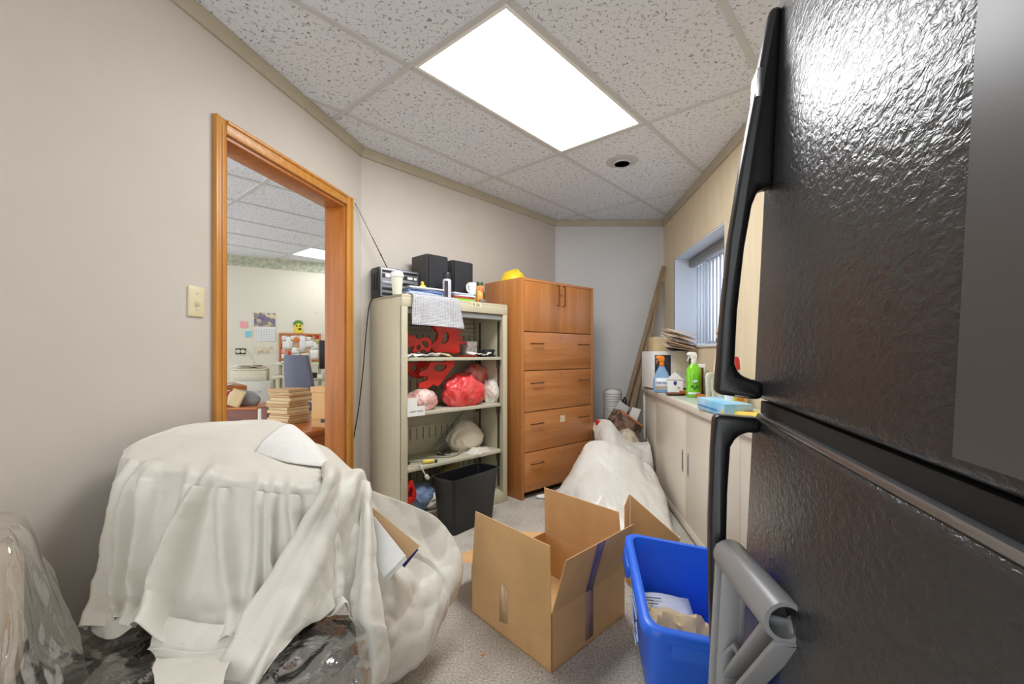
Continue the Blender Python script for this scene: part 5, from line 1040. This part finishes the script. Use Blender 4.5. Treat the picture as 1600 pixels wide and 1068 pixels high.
o = blob((0, 0, .05), (.1, .06, .055), 71, .1, 1.8, 4, .15).build('black_pouch', m_dk, None); o.location = (1.40, 3.78, ZM); tag(o, 'black soft pouch behind the pile of envelopes', 'pouch')
# febreze-like blue bottle
m_blueb = mat('blue_clear_plastic', (128, 168, 208), .15, var=.03, coat=.5); m_or = mat('orange_plastic', (240, 140, 30), .35, var=.03); m_lbl = mat('white_label', (226, 232, 240), .4, var=.02); m_navy = mat('navy_print', (30, 50, 120), .5, var=0)
def trigger(b, z, m, mb_): # spray head on a neck at height z
    MB().lathe([(.016, z), (.018, z + .004), (.018, z + .03), (.014, z + .034)], 20).build('collar', mb_, b)
    MB().prism([(-.022, z + .034), (.018, z + .034), (.02, z + .06), (.012, z + .078), (-.03, z + .082), (-.044, z + .072), (-.044, z + .058), (-.026, z + .056)], -.014, .014, R(math.pi/2, 'X')).build('spray_head', m, b, .004)
    MB().prism([(-.026, z + .056), (-.034, z + .055), (-.044, z + .02), (-.038, z + .018)], -.006, .006, R(math.pi/2, 'X')).build('trigger', m, b, .002)
fz = cth('spray_bottle', 'blue air freshener bottle with orange spray head on the counter', 'spray bottle', 1034, 3.46, -.2)
MB().lathe([(0, 0), (.055, 0), (.064, .008), (.066, .05), (.062, .1), (.045, .15), (.026, .185), (.019, .2), (.019, .205), (0, .205)], 32, sx=1., sy=.55).build('bottle_body', m_blueb, fz); trigger(fz, .2, m_or, m_or)
lbM = T(0, -.0362, .07)
MB().grid([[Vector((x, -math.sqrt(max(0, 1 - (x / .0665) ** 2)) * .0375, z)) for x in (-.05, -.035, -.018, 0, .018, .035, .05)] for z in (.02, .11)]).build('bottle_label', m_lbl, fz, solid=.001)
text('label_letters', 'febreze', .03, T(0, -.0392, .075) @ R(math.pi/2, 'X'), m_navy, fz); MB().grid([[Vector((x, -math.sqrt(max(0, 1 - (x / .0665) ** 2)) * .0382 - .0004, z)) for x in (-.045, -.03, -.015, 0, .015, .03, .045)] for z in (.035, .045)]).build('label_band', m_manila2, fz, solid=.0006)
# green bottle
gb = cth('spray_bottle', 'bright green cleaner bottle with white spray head on the counter', 'spray bottle', 1084, 3.06, -.15); m_grn = mat('green_clear_plastic', (132, 214, 30), .15, var=.05, c2=(106, 190, 40), vscale=12, coat=.5); m_gd = mat('dark_green_print', (40, 110, 30), .4, var=0)
MB().lathe([(0, 0), (.042, 0), (.048, .006), (.05, .05), (.046, .09), (.05, .14), (.047, .19), (.03, .215), (.02, .23), (0, .23)], 32, sx=1, sy=.7).build('bottle_body', m_grn, gb); trigger(gb, .226, m_white, m_white)
MB().grid([[Vector((x, -math.sqrt(max(0, 1 - (x / .051) ** 2)) * .0358 - .0005, z)) for x in (-.042, -.028, -.014, 0, .014, .028, .042)] for z in (.02, .034)]).build('label_band', m_lbl, gb, solid=.0008)
for xx, zz, rr in ((-.018, .075, .010), (.014, .072, .012), (-.002, .06, .008)): plate('label_leaf', [ell(xx, zz, rr, rr * .7, 8, .5)], .002, m_gd, gb, T(0, -.0362, 0) @ R(math.pi/2, 'X'))
plate('label_leaf', [ell(.0, .11, .016, .008, 8, .2)], .002, m_lbl, gb, T(0, -.0365, 0) @ R(math.pi/2, 'X'))
# white open carton, tray, dark dish
tr_ = thing('serving_tray', 'brown wooden tray carrying small things on the counter', 'tray', M=T(1.30, 3.05, ZC) @ R(-1.45)); tw, td = .42, .13
box('tray_floor', (-tw/2, -td/2, 0), (tw/2, td/2, .008), m_desk, tr_, .002)
for lo, hi in (((-tw/2, -td/2), (tw/2, -td/2 + .01)), ((-tw/2, td/2 - .01), (tw/2, td/2)), ((-tw/2, -td/2 + .01), (-tw/2 + .01, td/2 - .01)), ((tw/2 - .01, -td/2 + .01), (tw/2, td/2 - .01))): box('tray_rim', (*lo, .008), (*hi, .03), m_desk, tr_, .002)
wc = thing('open_white_carton', 'small white printed carton with pointed open top beside the microwave', 'carton', M=T(1.235, 3.40, ZC) @ R(-.35)); 
box('carton_body', (-.055, -.04, 0), (.055, .04, .1), m_paper, wc, .002); MB().add([(-.06, -.045, .1), (.06, -.045, .1), (0.0, -.045, .16), (-.06, .045, .1), (.06, .045, .1), (0, .045, .16)], [(0, 1, 2), (5, 4, 3), (1, 4, 5, 2), (0, 2, 5, 3)]).build('gable_top', m_paper, wc, .001, 1)
plate('printed_flower', [ell(0, 0, .012, .016, 10)], .002, m_navy, wc, T(0, -.041, .075) @ R(math.pi/2, 'X')); plate('printed_flower', [ell(.025, -.02, .01, .008, 10)], .002, m_manila2, wc, T(0, -.041, .06) @ R(math.pi/2, 'X'))
o = MB().lathe([(0, 0), (.05, 0), (.07, .012), (.072, .014), (.05, .006), (0, .005)], 28, T(1.165, 3.22, ZC)).build('dark_dish', m_deskd, None, base=True); tag(o, 'shallow dark brown dish between the two spray bottles', 'dish')
# upright letters and books behind the green bottle (on the tray)
for i, (xx, hh, mm, lb) in enumerate(((1.30, .19, m_deskd, 'dark brown book standing on the tray'), (1.318, .215, m_paper, 'tall white brochure standing on the tray'), (1.336, .17, m_manila2, 'tan notebook standing on the tray'), (1.352, .14, m_paper, 'short white pad standing at the tray end'))):
    o = MB().box((-.006, -.05, 0), (.006, .05, hh), T(xx, 3.16, ZC + .009) @ R(.5)).build('upright_book', mm, None, .001, base=True); tag(o, lb, 'book', 'books standing on the tray')
wk = thing('wicker_basket', 'small brown wicker basket under the window sill', 'basket', M=T(1.345, 2.985, ZC + .009)); 
for i in range(7): MB().tube([Vector(((.03 + .0035 * i) * math.cos(t), (.03 + .0035 * i) * math.sin(t), .012 + i * .022)) for t in [2 * math.pi * k / 20 for k in range(20)]], .0105, 6, closed=True).build('weave_ring', m_deskd, wk)
MB().lathe([(0, 0), (.032, 0), (.032, .008), (0, .008)], 20).build('basket_floor', m_deskd, wk)
o = MB().tube([(1.325, 2.98, ZC + .05), (1.352, 2.97, ZC + .3)], .0055, 8).build('white_stick', m_white, None, base=True); tag(o, 'thin white stick standing in the wicker basket', 'stick')
# pitcher
m_pit = mat('translucent_white_plastic', (222, 226, 208), .3, var=.02, trans=.15)
pt = thing('plastic_pitcher', 'translucent white plastic pitcher with handle behind the fridge handle', 'pitcher', M=T(1.235, 2.62, ZC) @ R(.2)); ph_ = .185
loftrings([rrect(-.05, -.05, .05, .05, .02, 0), rrect(-.062, -.062, .062, .062, .024, ph_), rrect(-.058, -.058, .058, .058, .022, ph_), rrect(-.046, -.046, .046, .046, .018, .006)], (True, True)).build('pitcher_body', m_pit, pt, angle=50)
MB().prism([(-.06, ph_), (-.105, ph_), (-.116, ph_ - .015), (-.11, .03), (-.092, .03), (-.09, ph_ - .04), (-.08, ph_ - .03), (-.06, ph_ - .03)], -.012, .012, R(math.pi/2, 'X')).build('pitcher_handle', m_pit, pt, .004)
# pale blue box at the counter edge
bb = thing('tissue_box', 'flat light blue carton hanging over the counter edge', 'box', M=frame((1.005, 2.44, ZC), (-.06, -1, 0), (1, -.06, 0))); m_lb = mat('light_blue_print', (124, 190, 226), .4, c2=(190, 222, 238), vscale=7)
box('box_body', (0, 0, 0), (.36, .13, .062), m_lb, bb, .003); box('printed_band', (.02, -.0015, .02), (.28, 0, .026), mat('mid_blue_print', (40, 120, 190), .4, var=.02), bb, 0); plate('printed_oval', [ell(.34, .02, .012, .012, 10)], .002, m_yel, bb, T(0, -.001, .0) @ R(math.pi/2, 'X'))
sg = thing('sponge_pack', 'yellow pack of sponges on the counter behind the fridge handle', 'sponges', M=T(1.09, 2.08, ZC) @ R(-1.3)); box('pack', (-.11, -.06, 0), (.11, .06, .03), m_yel, sg, .008); plate('pack_logo', [ell(.0, .0, .03, .02, 12)], .002, m_bk['red'], sg, T(0, 0, .031))
db = thing('detergent_bottle', 'white detergent bottle with red cap seen behind the fridge handle', 'bottle', M=T(1.125, 2.26, ZC) @ R(.1)); MB().lathe([(0, 0), (.05, 0), (.055, .008), (.055, .15), (.04, .19), (.018, .21), (.018, .22), (0, .22)], 28, sy=.7).build('bottle_body', m_white, db); MB().lathe([(.02, .215), (.021, .22), (.018, .262), (.012, .28), (0, .282)], 20).build('bottle_cap', m_red, db); plate('bottle_label', [ell(0, .08, .034, .045, 14)], .002, m_yel, db, T(0, -.0385, 0) @ R(math.pi/2, 'X')); plate('label_patch', [ell(0, .07, .018, .02, 12)], .003, m_or, db, T(0, -.0388, 0) @ R(math.pi/2, 'X'))
# picture box on the sill
pb = thing('picture_box', 'small white and red picture box standing on the window sill', 'box', M=m4 @ T(W1 - .24, .06, WZ0 + .0185)); box('box_body', (-.035, -.02, 0), (.035, .02, .12), m_white, pb, .002); plate('red_print', [[(-.028, .09), (.0, .075), (.026, .1), (.01, .062)]], .002, m_red, pb, T(0, -.021, 0) @ R(math.pi/2, 'X'), False); box('blue_print', (-.03, -.0215, .012), (.03, -.02, .04), m_bk['blue'], pb, 0)
# ================================================================== BACK CORNER
m_batten = wood('grey_tan_batten', (166, 142, 112), (132, 110, 84), 2, 1.2, .6, c3=(152, 128, 98), coat=0)
for i, (tu, tv, Yt, bx_, by_, w_, lb) in enumerate(((1036, 420, 4.44, .90, 4.22, .035, 'leftmost long wooden batten leaning in the back corner'), (1037, 416, 4.44, .96, 4.28, .03, 'tallest wooden batten leaning in the back corner'), (1034, 440, 4.42, 1.03, 4.24, .028, 'right long wooden batten leaning in the back corner'), (1014, 522, 4.38, 1.0, 4.17, .03, 'shorter wooden batten leaning in front of the long ones'))):
    top_, bot = P(tu, tv, Yt), Vector((bx_, by_, .003)); d = top_ - bot; K = frame(bot, d, (0, 1, .2)); o = MB().box((0, -.012, -w_/2), (d.length, .012, w_/2), K).build('wooden_batten', m_batten, None, .002, base=True); tag(o, lb, 'batten', 'battens in the back corner')
pl = P(957, 620, 4.12); bowls = thing('foam_bowl_stack', 'tall stack of white foam bowls wrapped in plastic behind the bag', 'bowl stack', (pl.x, pl.y, 0)); zz = 0.
zt_ = P(957, 612, 4.12).z
prof = []
nb_ = 34
for i in range(nb_):
    z0 = i * zt_ / nb_; prof += [(.066, z0), (.078, z0 + zt_ / nb_ * .45), (.079, z0 + zt_ / nb_ * .6), (.070, z0 + zt_ / nb_ * .95)]
MB().lathe([(0, 0)] + prof + [(.06, zt_ + .01), (.02, zt_ + .025), (0, zt_ + .02)], 28).build('bowls', m_white, bowls, angle=70)
MB().lathe([(.083, zt_ * .5), (.084, zt_ + .004), (.06, zt_ + .03), (.0, zt_ + .04)], 28).build('plastic_sleeve', film('sleeve_film', (240, 240, 240), .2, 12, .5), bowls)
hk = P(972, 625, 4.2); o = MB().tube([hk + Vector((0, 0, -.3)), hk + Vector((.01, 0, 0)), hk + Vector((.025, 0, .03)), hk + Vector((.035, 0, 0)), hk + Vector((.03, 0, -.06))], .01, 8).build('black_hook', m_blkp, None, base=True); tag(o, 'black curved walking stick top beside the stack of bowls', 'cane')
o.scale.z = 1
# tilted snack carton
tcM = T(*P(976, 662, 3.95)) @ R(.25) @ R(.60, 'Y')
tc = thing('printed_carton', 'open dark brown printed carton tilted on the white bags', 'carton', M=tcM); m_tc = printed('carton_art', [(46, 34, 28), (80, 60, 46), (150, 120, 100), (60, 44, 36), (110, 90, 70)], 24); m_tco = mat('orange_edge', (206, 120, 60), .5, var=.05)
for lo, hi in (((-.13, -.07, -.09), (.13, -.066, .07)), ((-.13, .066, -.09), (.13, .07, .07)), ((-.13, -.066, -.09), (-.126, .066, .07)), ((.126, -.066, -.09), (.13, .066, .07)), ((-.126, -.066, -.09), (.126, .066, -.086))): box('carton_wall', lo, hi, m_tc, tc, .001)
box('edge_strip', (-.131, -.0715, .06), (.131, -.07, .072), m_tco, tc, 0)
slabq(Vector((-.12, .068, .07)), Vector((.0, .068, .07)), Vector((.0, .075, .16)), Vector((-.12, .075, .16)), .003, 'open_flap', m_vw, tc); slabq(Vector((.015, .02, .06)), Vector((.10, .02, .06)), Vector((.085, .04, .2)), Vector((.0, .04, .17)), .003, 'white_liner', m_paper, tc)
o = MB().lathe([(0, 0), (.03, 0), (.032, .01), (.032, .045), (.028, .05), (0, .05)], 20, T(*(P(936, 665, 3.92)))).build('red_tumbler', m_red, None, base=True); tag(o, 'small red tumbler beside the cabinet above the white bag', 'tumbler'); 
# ================================================================== WHITE BAGS
m_bagw = vinyl('white_polythene', (226, 224, 216), 6, .4, .32)
N1 = net_of([
 [(906, 704, 3.42), (918, 689, 3.42), (944, 688, 3.38), (974, 700, 3.36), (1000, 716, 3.34), (1018, 728, 3.3), (1028, 742, 3.25)],
 [(893, 728, 3.36), (912, 708, 3.33), (942, 706, 3.28), (974, 716, 3.24), (1004, 734, 3.2), (1026, 754, 3.15), (1036, 770, 3.1)],
 [(876, 756, 3.3), (900, 735, 3.22), (938, 734, 3.14), (974, 740, 3.1), (1008, 758, 3.04), (1034, 778, 2.98), (1046, 798, 2.92)],
 [(864, 772, 3.26), (892, 762, 3.1), (930, 766, 2.98), (970, 770, 2.92), (1010, 784, 2.86), (1042, 806, 2.8), (1056, 824, 2.76)],
 [(862, 790, 3.2), (890, 792, 3.0), (928, 800, 2.84), (968, 806, 2.76), (1012, 816, 2.7), (1048, 830, 2.68), (1064, 838, 2.68)],
 [(866, 800, 3.1), (894, 812, 2.92), (930, 826, 2.76), (970, 836, 2.66), (1014, 842, 2.62), (1050, 842, 2.64), (1066, 842, 2.66)]])
g1 = push(patch(N1, 90, 80), lambda p, s, t: .03 * ridge((p.x, p.y * .7, p.z), 2.3, 52) * (.4 + .6 * t) + .007 * ridge((p.x*1.5, p.y*.6, p.z), 6, 53))
for r in g1:
    for i, p in enumerate(r): r[i] = Vector((min(p.x, .782 + .1 * p.y - .012), p.y, max(p.z, .004)))
o = MB().grid(g1).build('white_sack', m_bagw, None, base=True, solid=.003, angle=80); tag(o, 'large crumpled white plastic sack slumped before the counter cabinet', 'sack')
N2 = net_of([
 [(926, 662, 3.98), (936, 655, 3.92), (952, 656, 3.84), (966, 672, 3.80), (980, 684, 3.80), (1000, 690, 3.80), (1022, 688, 3.80), (1034, 684, 3.84)],
 [(927, 676, 3.90), (938, 676, 3.78), (954, 682, 3.68), (970, 692, 3.64), (986, 698, 3.64), (1006, 702, 3.66), (1024, 700, 3.7), (1034, 696, 3.78)],
 [(928, 694, 3.86), (938, 698, 3.70), (954, 704, 3.58), (970, 710, 3.54), (990, 716, 3.55), (1010, 720, 3.58), (1024, 716, 3.62), (1032, 708, 3.74)],
 [(930, 720, 3.84), (940, 730, 3.66), (956, 740, 3.52), (974, 746, 3.48), (994, 750, 3.48), (1012, 750, 3.52), (1026, 742, 3.58), (1032, 730, 3.72)],
 [(932, 756, 3.8), (942, 764, 3.62), (956, 772, 3.5), (974, 776, 3.46), (994, 776, 3.46), (1012, 772, 3.5), (1024, 764, 3.56), (1030, 752, 3.7)]])
g2 = push(patch(N2, 80, 60), lambda p, s, t: .02 * ridge((p.x, p.y, p.z * .35), 5, 62) * min(1, t * 3 + .2))
for r in g2:
    for i, p in enumerate(r): r[i] = Vector((min(p.x, .782 + .1 * p.y - .012), p.y, max(p.z, .004)))
bk = [[Vector((p.x, min(p.y + .22 + .05 * math.sin(j * .3), 4.2), p.z + .01)) for j, p in enumerate(g2[0])], [p.copy() for p in g2[0]]]
inner = [[(a + Vector((0, .06, -.08))) if k == 1 else a for a in row] for k, row in enumerate(([p.copy() for p in g2[0]], [p.copy() for p in g2[0]]))]
o = MB().grid(g2).grid(inner).build('white_sack', m_bagw, None, base=True, solid=.003, angle=80); tag(o, 'smaller open white plastic sack standing between cabinet and counter', 'sack')
o = blob((0, 0, .16), (.13, .12, .2), 81, .08, 2, 4, .2).build('sack_filling', mat('mixed_waste', (176, 160, 138), .8, c2=(214, 206, 190), vscale=18), None); o.location = (.98, 3.86, .0); o.scale = (1, 1, 1.25); tag(o, 'crumpled beige waste paper inside the smaller white sack', 'waste paper')
# white scrap and cord at the cabinet foot
o = blob((0, 0, .012), (.05, .03, .016), 91, .15, 2, 3, .2).build('white_scrap', m_paper, None); q = P(848, 772, 3.42); o.location = (q.x, q.y, .0); tag(o, 'white scrap of paper on the carpet at the cabinet foot', 'paper')
# ================================================================== IN THE BLUE BIN AND ON THE CARPET
bi = rM @ T(0, 0, -RH + .008)
o = paper('large_envelope', .21, .2, bi @ T(.15, .30, .075) @ R(.15) @ R(.35, 'X'), m_lbl, None, .012, .006, 3, base=True); tag(o, 'white postal envelope lying in the blue recycling bin', 'envelope')
mlp = MB(); 
for i in range(5): mlp.box((-.10, .075 - i * .011, .012), (-.10 + (.09, .06, .075, .05, .07)[i], .078 - i * .011, .0128))
mlp.v = [Matrix.Translation(-o.location) @ (bi @ T(.15, .30, .075) @ R(.15) @ R(.35, 'X') @ Vector(v)) for v in mlp.v]; mlp.build('address_lines', m_slot, o)
o = paper('crumpled_bag', .2, .16, bi @ T(.15, .205, .115) @ R(-.2) @ R(.1, 'X'), m_manila, None, .03, .004, 7, 14, 12, base=True); tag(o, 'crumpled tan paper bag at the bottom of the blue recycling bin', 'paper bag')
o = paper('newspaper_sheet', .2, .28, bi @ T(.19, .24, .02), m_paper, None, .012, .008, 9, base=True); tag(o, 'white newspaper sheets covering the floor of the blue bin', 'newspaper')
o = paper('box_scrap', .12, .09, T(.17, 1.80, .02) @ R(.4) @ R(.2, 'Y'), m_paper, None, .01, .004, 13, base=True); tag(o, 'white paper scrap lying inside the open cardboard box', 'paper')
o = blob((0, 0, .002), (.008, .005, .003), 95, .2, 2, 2, .1).build('orange_crumb', m_or, None); q = P(754, 1022, 772 / (1022 - 552)); o.location = (q.x, q.y, 0); tag(o, 'tiny orange crumb on the carpet in front of the box', 'crumb')
